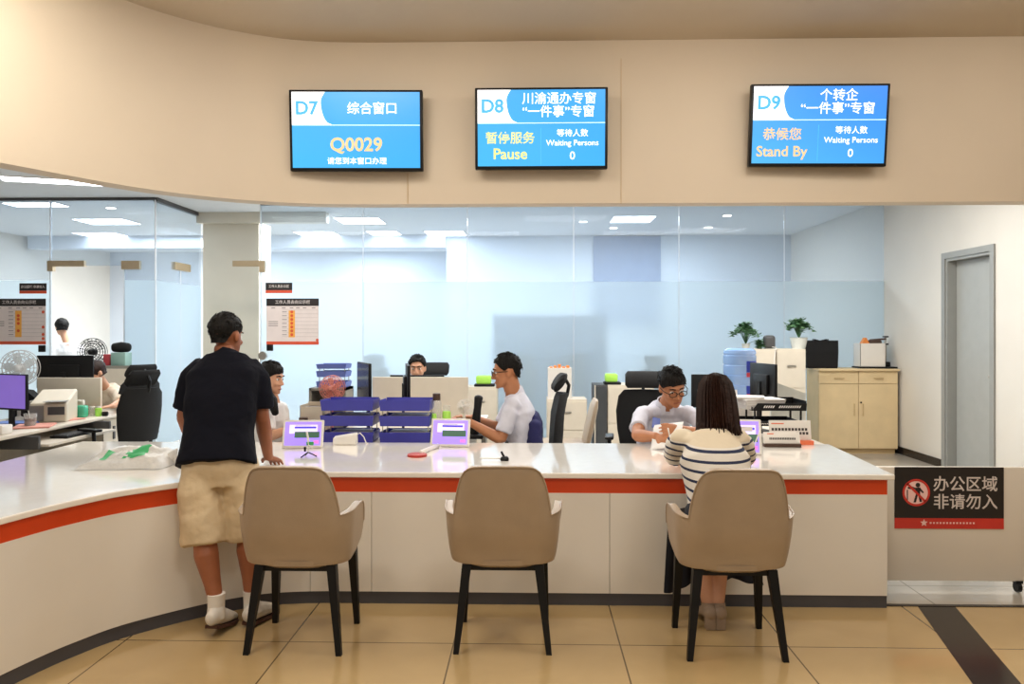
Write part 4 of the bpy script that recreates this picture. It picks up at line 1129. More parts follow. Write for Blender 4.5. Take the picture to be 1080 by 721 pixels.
add_hand(mb, wB, (-.6, -.6, -.1), (0, 0, 1), 1, .4, .9); add_hand(mb, wA, (-.3, -1, -.1), (0, 0, 1), -1, .4, .9)
o = mb.build('body', 'skin_light', pl, world=True); remesh(o, .008, 3)
mb = MB(); add_hair(mb, HM, 'full', 1.06, .004); mb.build('hair', 'hair_brown', pl, world=True); face_parts(pl, HM)
shirt(pl, hp, sc_, ((sA, eA), (sB, eB)), 'shirt_cream', .9, frac=.95, vox=.01)

# ---- person far behind the left doorway
pf = person('dark-haired person in white standing far back, seen through the left glass doorway', (T(68, 400, 11.3).x, 11.3, 0))
hc = T(65, 345, 11.2); HM = fm(hc, (-.7, .7, -.1), (0, 0, 1), 1.0); sc_ = hc+V((.08, .02, -.26)); hp = V((sc_.x+.04, sc_.y+.03, .86))
sA, sB = sc_+V((-.15, -.08, -.03)), sc_+V((.15, .06, -.03)); eA, eB = sA+V((-.05, -.05, -.25)), sB+V((.0, .05, -.25))
mb = MB(); mb.etube([hp, hp.lerp(sc_, .6), sc_], [(.16, .12), (.16, .11), (.12, .08)], side=(1, 0, 0), n=18); mb.etube([sc_, hc+V((.01, 0, -.05))], .05, n=12); add_head(mb, HM)
arm(mb, sA, eA, eA+V((-.2, .1, 0)), .95); arm(mb, sB, eB, eB+V((-.2, .1, 0)), .95)
for e_ in (eA, eB): add_hand(mb, e_+V((-.2, .1, 0)), (-1, .4, 0), (0, 0, 1), 1, .4)
for s in (-1, 1): mb.etube([hp+V((s*.08, 0, 0)), hp+V((s*.09, -.02, -.4)), V((hp.x+s*.09, hp.y, .08))], [.085, .06, .04], n=12); mb.ell((hp.x+s*.09-.04, hp.y+.04, .04), (.1, .06, .04))
o = mb.build('body', 'skin_light', pf, world=True); remesh(o, .01, 3)
mb = MB(); add_hair(mb, HM, 'full', 1.12, .006); mb.build('hair', 'hair_black', pf, world=True); face_parts(pf, HM)
shirt(pf, hp, sc_, ((sA, eA), (sB, eB)), 'shirt_pale', 1.0, frac=.9, vox=.012)
mb = MB()
for s in (-1, 1): mb.etube([hp+V((s*.07, 0, .03)), hp+V((s*.09, -.02, -.4)), V((hp.x+s*.09, hp.y, .1))], [.11, .085, .07], n=14)
mb.build('trousers', 'navy_jacket', pf, world=True)

# ------------------------------------------------------------------ desks behind the counter
DZ = .70
def desk(nm, label, x0, x1, y0, y1, z, legs=True):
    r = thing('office_desk', label, 'desk', ((x0+x1)/2, (y0+y1)/2, 0))
    mb = MB(); mb.rbox(((x0+x1)/2, (y0+y1)/2, z-.0125), (x1-x0, y1-y0, .025), .004); mb.build('desk_top', 'desk_top', r, world=True)
    for x in (x0+.03, x1-.03):
        mb = MB(); mb.box(x-.02, x+.02, y0+.05, y1-.05, 0, z-.025); mb.build('side_panel', 'desk_grey', r, world=True, smooth=False)
    return r
desk('a', 'pale desk behind the counter between the two facing clerks', -1.62, -.47, 5.3, 6.74, DZ)
desk('b', 'pale desk of the woman behind the middle cream partition', -1.62, -.4, 6.82, 7.14, .72)
desk('c', 'pale desk behind the counter on the right, under the black document tray', 1.28, 2.1, 5.32, 6.5, DZ)
# partition
a, b = U(393, 402, 6.78), U(494, 402, 6.78)
r = thing('desk_partition', 'cream desk partition behind the two blue tray stacks', 'partition', ((a.x+b.x)/2, 6.78, 0))
mb = MB(); mb.rbox(((a.x+b.x)/2, 6.78, (a.z+.08)/2+.04), (b.x-a.x, .03, a.z-.08), .005); mb.build('panel', 'cream_panel', r, world=True)
for x in (a.x+.1, b.x-.1): mb = MB(); mb.box(x-.02, x+.02, 6.66, 6.9, 0, .03); mb.box(x-.02, x+.02, 6.77, 6.79, 0, .1); mb.build('foot', 'frame_grey', r, world=True, smooth=False)

# letter trays
def tray_geo(mb, w, d, h, z, t=.004, fl=.008):
    mb.box(-w/2, w/2, -d/2, d/2, z, z+t)
    mb.loft([[V((-w/2, -d/2, z)), V((w/2, -d/2, z)), V((w/2, -d/2+t, z)), V((-w/2, -d/2+t, z))], [V((-w/2-fl, -d/2-fl, z+h)), V((w/2+fl, -d/2-fl, z+h)), V((w/2+fl, -d/2-fl+t, z+h)), V((-w/2-fl, -d/2-fl+t, z+h))]])
    mb.box(-w/2, w/2, d/2-t, d/2, z, z+h)
    for s in (-1, 1):
        x = s*w/2
        mb.loft([[V((x, -d/2, z)), V((x, d/2, z)), V((x-s*t, d/2, z)), V((x-s*t, -d/2, z))], [V((x+s*fl, -d/2, z+h)), V((x+s*fl, d/2, z+h*.9)), V((x+s*fl-s*t, d/2, z+h*.9)), V((x+s*fl-s*t, -d/2, z+h))]])
def tray_stack(label, loc, w, d, tiers, m='tray_blue', rz=0, group='blue letter tray stacks'):
    r = thing('letter_tray_stack', label, 'tray stack', loc, rz, group)
    for z, h in tiers:
        mb = MB(); tray_geo(mb, w, d, h, z); mb.build('tray', m, r, smooth=False)
    mb = MB(); zt = tiers[-1][0]
    for sx in (-1, 1):
        for y in (-d/2+.03, d/2-.03): mb.tube([(sx*(w/2-.012), y, 0.002), (sx*(w/2-.012), y, zt)], .004, 6)
    mb.build('support_posts', 'steel', r)
    return r
def papers(label, c, w, d, n, rz=0, m='paper', group=None, tilt=0):
    mb = MB(); rnd = random.Random(int(c[0]*1000))
    for i in range(n):
        mx = Matrix.Translation(V((rnd.uniform(-.006, .006), rnd.uniform(-.006, .006), i*.003+.0015))) @ Matrix.Rotation(rnd.uniform(-.04, .04), 4, 'Z')
        mb.cbox((0, 0, 0), (w, d, .0026), mx)
    o = mb.build('paper_stack', m, loc=c, smooth=False); o.rotation_euler = (tilt, 0, rz); tag(o, label, 'papers', group); return o
tiers = [(.004, .075), (.122, .075), (.232, .078)]
p1, p2 = T(366, 440, 5.48), T(427, 440, 5.46)
tray_stack('three-tier blue letter tray stack behind the small white device, left one', (p1.x, p1.y+.12, DZ), .37, .25, tiers)
tray_stack('three-tier blue letter tray stack beside the middle tablet, right one', (p2.x, p2.y+.12, DZ), .355, .25, tiers)
for p, nm in ((p1, 'left'), (p2, 'right')):
    for (z, h), lv in zip(tiers, ('bottom', 'middle', 'top')):
        papers('loose white papers in the %s tray of the %s blue stack' % (lv, nm), (p.x+.01, p.y+.12, DZ+z+.0045), .28, .2, 22 if lv != 'top' else 8, 0.03, group='papers in the blue trays')
# raised shelf with more trays
p = U(347, 408, 6.45)
r = thing('desk_shelf', 'small grey shelf unit standing on the desk behind the pink fan', 'shelf', (p.x+.02, 6.45, DZ))
mb = MB(); w = .31
for q in ((-w/2, -w/2+.02, 0, p.z-DZ), (w/2-.02, w/2, 0, p.z-DZ)): mb.box(p.x+.02+q[0], p.x+.02+q[1], 6.32, 6.6, DZ+q[2], DZ+q[3]+0)
mb.box(p.x+.02-w/2, p.x+.02+w/2, 6.32, 6.6, p.z-.02, p.z); mb.box(p.x+.02-w/2, p.x+.02+w/2, 6.58, 6.6, DZ, p.z); mb.box(p.x+.02-w/2, p.x+.02+w/2, 6.32, 6.6, DZ, DZ+.02)
mb.build('shelf_body', 'desk_grey', r, world=True, smooth=False)
tray_stack('light blue letter tray stack raised on the shelf behind the pink fan', (p.x+.04, 6.47, p.z), .24, .2, [(.003, .05), (.09, .05), (.16, .04)], 'tray_blue_light')
# cardboard folder box under the left stack's side
p = U(331, 440, 5.95); c = T(333, 432, 5.9)
r = thing('file_box', 'open brown and white file box left of the blue trays', 'file box', (c.x, c.y, DZ))
mb = MB(); mb.box(-.09, .09, -.11, -.105, 0, .23); mb.box(-.09, .09, .105, .11, 0, .25); mb.box(-.09, -.085, -.11, .11, 0, .24); mb.box(.085, .09, -.11, .11, 0, .24); mb.box(-.09, .09, -.11, .11, 0, .005)
mb.build('box_body', 'cream_plastic', r, smooth=False)
mb = MB(); mb.box(-.07, .07, -.09, .09, .02, .22); mb.build('folders', 'brown', r, smooth=False)
p = T(320, 440, 5.7); r = thing('small_pot', 'small dark red topped jar behind the left tablet', 'jar', (p.x, p.y, DZ))
mb = MB(); mb.lathe([(.02, 0), (.032, .01), (.032, .11), (.028, .12)], n=16); mb.build('jar_body', 'red_box', r)
mb = MB(); mb.lathe([(.034, .12), (.034, .155), (.03, .16)], n=16); mb.build('lid', 'brown', r)

# fans
def desk_fan(label, c, zb, R, m_cage, m_body, face=0.0, group=None, blades=5, name='desk_fan'):
    """c = hub centre"""
    r = thing(name, label, 'fan', (c[0], c[1], zb), face, group)
    h = c[2]-zb
    mb = MB(); mb.lathe([(R*.62, 0), (R*.62, .012), (R*.2, .03), (.014, .04), (.012, max(.05, h-R*.5))], n=20); mb.build('stand', m_body, r)
    mb = MB()
    for q in (1.0, .82, .64, .46, .3):
        y = -.035*(1-q)-.01
        for yy in ((y, -y+.03) if q > .5 else (y,)):
            mb.tube([(R*q*math.cos(2*PI*i/28), yy, h+R*q*math.sin(2*PI*i/28)) for i in range(29)], R*.02+.0006, 5)
    for i in range(20):
        t = 2*PI*i/20; mb.tube([(R*.18*math.cos(t), -.045, h+R*.18*math.sin(t)), (R*.7*math.cos(t), -.025, h+R*.7*math.sin(t)), (R*math.cos(t), -.005, h+R*math.sin(t)), (R*.6*math.cos(t), .035, h+R*.6*math.sin(t))], R*.012+.0005, 4)
    mb.build('cage', m_body, r)
    mb = MB()
    for i in range(blades):
        t0 = 2*PI*i/blades; pts = []
        for k in range(7):
            t = t0+k/6*1.0; q = R*(.5+.38*math.sin(PI*k/6)); pts.append(V((q*math.cos(t), .004+.012*k/6, h+q*math.sin(t))))
        vs = [V((R*.12*math.cos(t0), .0, h+R*.12*math.sin(t0)))]+pts+[V((R*.12*math.cos(t0+.7), .012, h+R*.12*math.sin(t0+.7)))]
        mb.add(vs, [tuple(range(len(vs)))])
    mb.build('blades', m_cage, r)
    mb = MB(); mb.etube([(0, -.05, h), (0, .06, h)], [R*.2, R*.26], n=16, round_ends=True); mb.build('motor_hub', m_body, r)
    return r
c = T(350, 409, 5.95); desk_fan('round pink desk fan behind the left blue trays', c, DZ, .097, 'pink_fan', 'pink_solid')
c = T(489.5, 428.5, 5.62); desk_fan('small white desk fan beside the clerk facing left', c, DZ, .052, 'white_plastic', 'white_plastic', -.25, blades=4)

# monitors
def monitor(label, c, zb, w, h, rz, screen='screen_dark', back=False, group=None):
    r = thing('computer_monitor', label, 'monitor', (c[0], c[1], zb), rz, group)
    hh = c[2]-zb
    mb = MB(); mb.rbox((0, .0, hh), (w, .022, h), .005); mb.rbox((0, .02, hh-.02), (w*.55, .03, h*.55), .01); mb.build('casing', 'black_plastic', r)
    mb = MB(); mb.box(-w/2+.01, w/2-.01, -.0125, -.0115, hh-h/2+.016, hh+h/2-.01); mb.build('screen', screen, r, smooth=False)
    mb = MB(); mb.box(-.025, .025, .025, .045, .005, hh); mb.build('stand_neck', 'black_plastic', r, smooth=False)
    mb = MB(); mb.rbox((0, .03, .006), (.22, .17, .012), .004); mb.build('stand_foot', 'black_plastic', r)
    return r
c = T(384, 402, 6.05); mon = monitor('black monitor turned edge-on above the left blue trays', c, DZ, .46, .30, -PI/2+.42)
mb = MB(); mb.box(-.15, -.06, .0365, .038, .22, .42); mb.build('back_sticker', 'cream_plastic', mon, smooth=False)
c = T(430, 404, 6.0); monitor('black monitor turned edge-on above the right blue trays', c, DZ, .46, .30, PI/2+.2)
c = T(440, 401, 6.98); monitor('wide dark monitor in front of the back-row woman', (c.x, c.y, c.z-.1), .72, .50, .30, PI)
c = T(69, 392, 7.35); monitor('black monitor seen from behind on the left desk', (c.x, c.y, c.z), .73, .54, .32, PI+.05)
c = T(8, 413, 6.1); monitor('monitor with purple screen at the left edge of the photo', c, .73, .46, .29, -.35, 'screen_purple')
c = T(750, 412, 6.9); monitor('dark grey monitor back between the writing clerk and water jug', c, DZ, .36, .3, PI)
c = T(805, 402, 6.1); monitor('dark monitor turned sideways in front of the cream cabinets', (c.x, c.y, c.z), DZ, .40, .29, PI-1.36)

# tablets
def tablet(label, px0, px1, py0, py1, tt, turn):
    c = T((px0+px1)/2, py1, tt); w = (px1-px0)*tt/FPX; h = (py1-py0)*tt/FPX
    r = thing('counter_tablet', label, 'tablet', (c.x, c.y, CZ), turn, 'white framed tablets on the counter')
    mx = Matrix.Rotation(-.28, 4, 'X'); hl = h/math.cos(.28)
    mb = MB(); mb.rbox((0, .008, hl/2+.004), (w, .016, hl), .006, 2, mx); mb.build('casing', 'white_plastic', r)
    mb = MB(); e = .016; z0, z1 = .004+e, hl-e+.006; mb.box(-w/2+e, w/2-e, -.0012, 0, z0, z1, mx); mb.build('screen', 'tablet_violet', r, smooth=False)
    sw, sh = w-2*e, z1-z0
    def pane(nm, u0, u1, v0, v1, m, y): mb = MB(); mb.box(-sw/2+u0*sw, -sw/2+u1*sw, y, y+.0004, z1-v1*sh, z1-v0*sh, mx); mb.build(nm, m, r, smooth=False)
    pane('screen_glow', .12, .9, .12, .5, 'tablet_lavender', -.0018)
    pane('screen_picture', .27, .96, .42, .68, 'tablet_green', -.0024)
    pane('screen_title', .26, .86, .2, .28, 'tablet_blue', -.0024)
    pane('screen_button', .8, .95, .8, .92, 'tablet_pink', -.0024)
    mb = MB(); mb.box(-.05, .05, .05, .056, .0, hl*.7, Matrix.Rotation(.3, 4, 'X') @ Matrix.Translation((0, .03, 0))); mb.build('kickstand', 'white_plastic', r, smooth=False)
tablet('white tablet with purple screen on the counter beside the standing man', 297, 340, 441, 469.5, 5.02, .06)
tablet('white tablet with purple screen in the middle of the counter', 453, 495, 441.5, 470, 5.08, -.1)
tablet('white tablet with purple screen right of the seated woman', 768, 803, 442, 478, 4.75, -.18)

# small things on the counter
c = Fz(365, 468, CZ); r = thing('card_reader', 'small white boxy device on the counter in front of the left blue trays', 'device', (c.x, c.y-.02, CZ))
mb = MB(); rings = [[V((x, -.035, 0)), V((x, .035, 0)), V((x, .03, z)), V((x, -.028, z-.008))] for x, z in ((-.08, .055), (.08, .083))]
mb.loft(rings); o = mb.build('casing', 'white_plastic', r, smooth=False); bv = o.modifiers.new('b', 'BEVEL'); bv.width = .008; bv.segments = 3
mb = MB(); mb.tube([(.08, .0, .07), (.1, .005, .078), (.125, .01, .05), (.14, .02, .004), (.15, .03, .004)], .0035, 6); mb.build('cable', 'white_plastic', r)
c = Fz(325, 482, CZ); r = thing('pen_stand', 'white and green pen on a black tripod stand in front of the left tablet', 'pen stand', (c.x, c.y, CZ))
mb = MB()
for t in (.2, 2.2, 4.0): mb.etube([(0, 0, .03), (.022*math.cos(t), .022*math.sin(t), .02), (.05*math.cos(t), .05*math.sin(t), .005)], .004, n=8)
mb.build('tripod', 'black_plastic', r)
mb = MB(); mb.etube([(0, 0, .03), (.006, 0, .07)], .006, n=8); mb.build('holder', 'clear_plastic', r)
mb = MB(); mb.etube([(.005, 0, .075), (-.008, 0, .155)], .007, n=8); mb.build('pen', 'white_plastic', r)
mb = MB(); mb.rbox((.012, 0, .085), (.045, .012, .022), .004); mb.build('green_clip', 'pen_green', r)
mb = MB(); mb.rbox((-.018, -.005, .05), (.012, .012, .03), .003); mb.build('black_clip', 'black_plastic', r)
c = Fz(440, 481, CZ); c2 = Fz(462, 472, CZ)
r = thing('hand_stamp', 'red-headed stamp with white handle lying on the counter', 'stamp', (c.x, c.y, CZ))
mb = MB(); mb.lathe([(.06, 0), (.062, .006), (.06, .014), (.05, .018)], n=24); mb.build('red_head', 'pad_red', r)
mb = MB(); d = c2-c; mb.etube([(.02, .02, .018), (d.x*.5, d.y*.5, .018), (d.x, d.y, .014)], [(.018, .012), (.013, .01), (.016, .01)], n=10); mb.build('handle', 'white_plastic', r)
c = Fz(531, 485.5, CZ); r = thing('desk_pen', 'white counter pen resting in a small black holder at the middle seat', 'pen', (c.x, c.y, CZ))
mb = MB(); mb.etube([(.0, 0, .012), (-.14, .012, .012)], [.006, .004], n=8); mb.build('pen_barrel', 'white_plastic', r)
mb = MB(); mb.etube([(.02, 0, .006), (-.01, 0, .008)], [.022, .016], n=10); mb.etube([(.015, 0, .008), (-.005, .01, .035), (-.012, .012, .05)], .007, n=8); mb.build('holder', 'black_plastic', r)

# plastic bag with green print
c = Fz(136, 491, CZ)
r = thing('plastic_bag', 'white plastic bag with green print lying on the curved counter', 'bag', (c.x, c.y, CZ))
nx, ny = 26, 14; top_, bot = [], []
for j in range(ny+1):
    for i in range(nx+1):
        u, v = i/nx*2-1, j/ny*2-1
        env = max(0, (1-abs(u)**5)*(1-abs(v)**4))
        n = noise.noise(V((u*3.1, v*2.3, 1.7)))*.35+noise.noise(V((u*8, v*6, 4)))*.22
        z = .004+env**.7*(.035+.085*(v*.5+.5)+.02*u)*(1+n*.8)
        x = u*.24+.012*noise.noise(V((v*4, u*2, 9))); y = v*.13*(1+.18*noise.noise(V((u*3, 2, 5)))) + .025*u
        top_.append(V((x, y, max(.003, z))))
def gridf(nx, ny): return [(j*(nx+1)+i, j*(nx+1)+i+1, (j+1)*(nx+1)+i+1, (j+1)*(nx+1)+i) for j in range(ny) for i in range(nx)]
mb = MB(); mb.add(top_, gridf(nx, ny)); mb.add([V((p.x, p.y, .001)) for p in top_], [tuple(reversed(f)) for f in gridf(nx, ny)])
o = mb.build('bag_body', 'bag_plastic', r, ang=120)
def bag_patch(i0, i1, j0, j1, skip=None):
    vs, fs = [], []
    for j in range(j0, j1+1):
        for i in range(i0, i1+1): vs.append(top_[j*(nx+1)+i]+V((0, -.001, .0022)))
    w = i1-i0
    for j in range(j1-j0):
        for i in range(w):
            if skip and skip(i, j): continue
            fs.append((j*(w+1)+i, j*(w+1)+i+1, (j+1)*(w+1)+i+1, (j+1)*(w+1)+i))
    return vs, fs
mb = MB(); mb.add(*bag_patch(13, 19, 3, 10, lambda i, j: (i+j) in (1, 11) or (i == 0 and j > 3)))
mb.build('green_print', 'bag_green', r, ang=120)
mb = MB(); mb.add(*bag_patch(6, 8, 3, 9)); mb.build('green_print', 'bag_green', r, ang=120)
mb = MB(); mb.etube([(.2, .04, .03), (.25, .07, .06), (.265, .06, .03), (.25, .03, .01)], [(.03, .02), (.035, .025), (.035, .02), (.03, .008)], n=10); mb.build('twisted_end', 'bag_plastic', r)

# paper and pen of the leaning clerk
c = V((.875, 5.11, .80)); mb = MB()
vs = []
for j in range(7):
    for i in range(5):
        u, v = i/4-.5, j/6-.5; vs.append(V((u*.2, v*.28, .018*math.sin(v*5)+.01*u)))
mb.add(vs, [(j*5+i, j*5+i+1, (j+1)*5+i+1, (j+1)*5+i) for j in range(6) for i in range(4)])
o = mb.build('paper_sheet', 'paper', loc=(.905, 5.07, .812), ang=90); o.rotation_euler = (.42, -.12, -.35)
o.modifiers.new('s', 'SOLIDIFY').thickness = .0008
tag(o, 'white sheet of paper held tilted by the leaning clerk', 'paper')
mb = MB(); mb.etube([(0, 0, 0), (-.03, -.03, .12)], [.003, .0045], n=8); o = mb.build('pen', 'white_plastic', loc=(.925, 5.01, .752)); tag(o, 'pen in the writing hand of the leaning clerk', 'pen')
c = T(684, 449, 5.45); mb = MB(); mb.rbox((0, 0, 0), (.055, .008, .08), .003); o = mb.build('name_badge', 'tray_blue_light', loc=(.88, 5.36, .86)); o.rotation_euler = (-.5, .2, 0); tag(o, 'small blue card hanging under the leaning clerk\'s collar', 'badge')
# pen leaning at the right tablet
c = Fz(789, 478, CZ); r = thing('pen_stand', 'white pen slanting out of a clear round base before the right tablet', 'pen stand', (c.x-.02, c.y-.12, CZ))
mb = MB(); mb.etube([(0, 0, .01), (.07, .02, .17)], [.003, .005], n=8); mb.build('pen', 'white_plastic', r)
mb = MB(); mb.lathe([(.024, 0), (.024, .02), (.008, .035)], n=14); mb.build('base', 'clear_plastic', r)

# card boxes right of the tablet
c = Fz(825, 471, CZ); w, h = 38*5.05/FPX, 12.5*5.05/FPX
r = thing('acrylic_sign', 'small white counter sign with a black base, front one of two', 'sign', (c.x, c.y, CZ), -.02)
mb = MB(); mx = Matrix.Rotation(-.25, 4, 'X') @ Matrix.Translation((0, 0, .02)); mb.rbox((0, 0, h/2), (w, .012, h), .003, 2, mx); mb.build('face', 'white_plastic', r)
mb = MB(); mb.rbox((0, .01, .011), (w+.004, .06, .022), .004); mb.build('base', 'brown', r)
mb = MB(); rnd = random.Random(3)
for i in range(17):
    x = -w*.33+i*w*.043; mb.box(x-.0035, x+.0035, -.0075, -.0068, h*.34, h*.52, mx)
mb.build('text_row', 'text_dark', r, smooth=False)
mb = MB(); mb.box(-w*.4, -w*.22, -.0075, -.0068, h*.8, h*.88, mx); mb.build('red_mark', 'orange_card', r, smooth=False)
c = Fz(838, 469.5, CZ); w, h = 44*5.15/FPX, 23*5.15/FPX
r = thing('acrylic_sign', 'larger white counter sign with an orange foot, behind the small one', 'sign', (c.x, c.y+.08, CZ), -.02)
mb = MB(); mx = Matrix.Rotation(-.15, 4, 'X') @ Matrix.Translation((0, 0, .012)); mb.rbox((0, 0, h/2), (w, .014, h), .003, 2, mx); mb.build('face', 'white_plastic', r)
mb = MB(); mb.box(w*.12, w*.5, -.05, .03, 0, .026); mb.build('orange_foot', 'orange_card', r, smooth=False)
mb = MB()
for i in range(11):
    x = -w*.42+i*w*.08; mb.box(x-.008, x+.008, -.0085, -.0078, h*.52, h*.64, mx)
for i in range(4):
    x = w*.16+i*w*.08; mb.box(x-.008, x+.008, -.0085, -.0078, h*.34, h*.46, mx)
mb.build('text_row', 'text_dark', r, smooth=False)
mb = MB(); mb.box(-w*.45, -w*.15, -.0085, -.0078, h*.82, h*.87, mx); mb.build('red_mark', 'orange_card', r, smooth=False)
# black document trays
def black_tray(label, px0, px1, py1, tt, zs, sup=True):
    a, b = T(px0, py1, tt), T(px1, py1, tt); w = b.x-a.x
    r = thing('document_tray', label, 'tray', ((a.x+b.x)/2, a.y+.14, DZ))
    z = a.z-DZ
    mb = MB(); mb.box(-w/2, w/2, -.14, .14, z, z+.006); h = zs
    mb.loft([[V((-w/2, -.14, z)), V((w/2, -.14, z)), V((w/2, -.136, z)), V((-w/2, -.136, z))], [V((-w/2+.04, -.15, z+h)), V((w/2, -.15, z+h)), V((w/2, -.146, z+h)), V((-w/2+.04, -.146, z+h))]])
    mb.box(w/2-.005, w/2, -.14, .14, z, z+h*1.3); mb.box(-w/2, -w/2+.005, -.14, .14, z, z+h*.5); mb.box(-w/2, w/2, .135, .14, z, z+h*1.4)
    mb.build('tray', 'black_plastic', r, smooth=False)
    m5 = MB(); mb = m5
    for i in range(5): x = -w*.30+i*.016; mb.add([V((x, -.1525, z+.022)), V((x+.009, -.1525, z+.022)), V((x+.019, -.1545, z+h-.016)), V((x+.010, -.1545, z+h-.016))], [(0, 1, 2, 3)])
    mb.build('slots', 'paper', r, smooth=False); mb = MB()
    for i in range(10): x = -w*.02+i*.016; mb.add([V((x, -.1525, z+.022)), V((x+.009, -.1525, z+.022)), V((x+.019, -.1545, z+h-.016)), V((x+.010, -.1545, z+h-.016))], [(0, 1, 2, 3)])
    mb.build('slots', 'paper', r, smooth=False)
    mb = MB()
    for x in (-w/2+.03, w/2-.03):
        for y in (-.11, .11): mb.box(x-.006, x+.006, y-.006, y+.006, 0, z)
    mb.build('leg', 'black_plastic', r, smooth=False)
    return (a.x+b.x)/2, a.y+.14, a.z
x, y, z = black_tray('black slotted document tray loaded with papers, upper one on the right desk', 793, 850, 433, 5.5, .055)
papers('heap of white papers on the upper black tray', (x-.1, y, z+.0075), .30, .22, 24, .15)
papers('white papers lying on top of the heap at the black tray', (x-.2, y+.01, z+.082), .26, .2, 4, -.3)
x2, y2, z2 = black_tray('lower black document tray on the right desk, behind the counter signs', 790, 843, 449, 5.55, .03)
# printer / white stack under it at the left
c = T(786, 452, 5.75); r = thing('desk_printer', 'white desk printer partly hidden by the seated woman\'s hair', 'printer', (c.x-.05, c.y+.35, DZ))
mb = MB(); mb.rbox((0, 0, .12), (.34, .32, .24), .02, 3); mb.build('body', 'white_plastic', r)
mb = MB(); mb.box(-.12, .12, -.165, -.158, .1, .13); mb.build('paper_slot', 'grey_dark', r, smooth=False)
mb = MB(); mb.box(-.11, .11, .05, .054, .23, .34, Matrix.Rotation(-.15, 4, 'X')); mb.build('paper_feed', 'paper', r, smooth=False)
# open binder at right
c = T(831, 412, 6.2); r = thing('binder', 'pale tilted binder leaning behind the black document tray', 'binder', (c.x, c.y, DZ))
mb = MB(); h = c.z-DZ; mb.add([V((-.13, 0, h+.08)), V((.14, 0, h-.02)), V((.14, .03, 0)), V((-.13, .03, 0)), V((-.13, .03, h+.08)), V((.14, .03, h-.02)), V((.14, .06, 0)), V((-.13, .06, 0))], [(0,1,2,3),(4,7,6,5),(0,4,5,1),(1,5,6,2),(2,6,7,3),(3,7,4,0)])
mb.build('cover', 'pot_white', r, smooth=False)

# bottles, cups near the middle clerk
def cup(label, px, py0, py1, tt, w, m, lid=None, name='cup', cat='cup', zb=DZ):
    a, b = T(px, py0, tt), T(px, py1, tt); h = a.z-zb; r = w*tt/FPX/2
    t = thing(name, label, cat, (a.x, a.y, zb))
    mb = MB(); mb.lathe([(r*.8, 0), (r*.9, .004), (r, h*.5), (r, h*.82), (r*.8, h*.86)], n=18); mb.build('body', m, t)
    if lid: mb = MB(); mb.lathe([(r*.82, h*.86), (r*.82, h), (r*.7, h+.003)], n=18); mb.build('lid', lid, t)
    return t
cup('clear bottle with brown cap beside the right blue trays', 460.5, 415, 442, 5.6, 10, 'clear_plastic', 'brown', 'bottle', 'bottle')
cup('bright green cup beside the right blue trays', 471, 428, 443, 5.55, 9, 'lime', 'clear_plastic')
cup('small yellow-green jar between the clear bottle and tray stack', 458, 431, 443, 5.52, 5, 'lime', None, 'jar', 'jar')
cup('small orange jar near the clerk\'s hands', 479, 436, 445, 5.5, 6, 'paper_pink', None, 'jar', 'jar')
c = T(502, 440, 5.75); r = thing('desk_phone', 'black telephone handset on a stand beside the small white fan', 'phone', (c.x, c.y, DZ))
mb = MB(); zt = T(502, 419, 5.75).z-DZ; mb.etube([(-.03, 0, .02), (.0, 0, zt*.4), (.012, 0, zt*.75), (.02, 0, zt)], [(.05, .05), (.035, .035), (.028, .028), (.033, .033)], n=12); mb.build('handset', 'black_plastic', r)
mb = MB(); mb.rbox((-.02, 0, .015), (.16, .18, .03), .01); mb.build('base', 'black_plastic', r)
# clerk 8's jacket over the chair
c = T(564, 470, 5.75); mb = MB()
mb.etube([(-.03, 0, -.16), (-.02, 0, -.02), (-.005, 0, .1), (.0, 0, .16)], [(.19, .09), (.19, .085), (.17, .065), (.13, .03)], side=(0, 1, 0), n=22, p=2.4)
mb.etube([(.0, -.17, .1), (.0, -.19, -.05), (.02, -.17, -.15)], [.05, .05, .045], n=12)
o = mb.build('jacket', 'navy_jacket', loc=(c.x, c.y+.02, .72)); remesh(o, .01, 3); wrinkle(o, .02, .08); tag(o, 'dark navy jacket hanging between the profile clerk and his chair back', 'jacket')

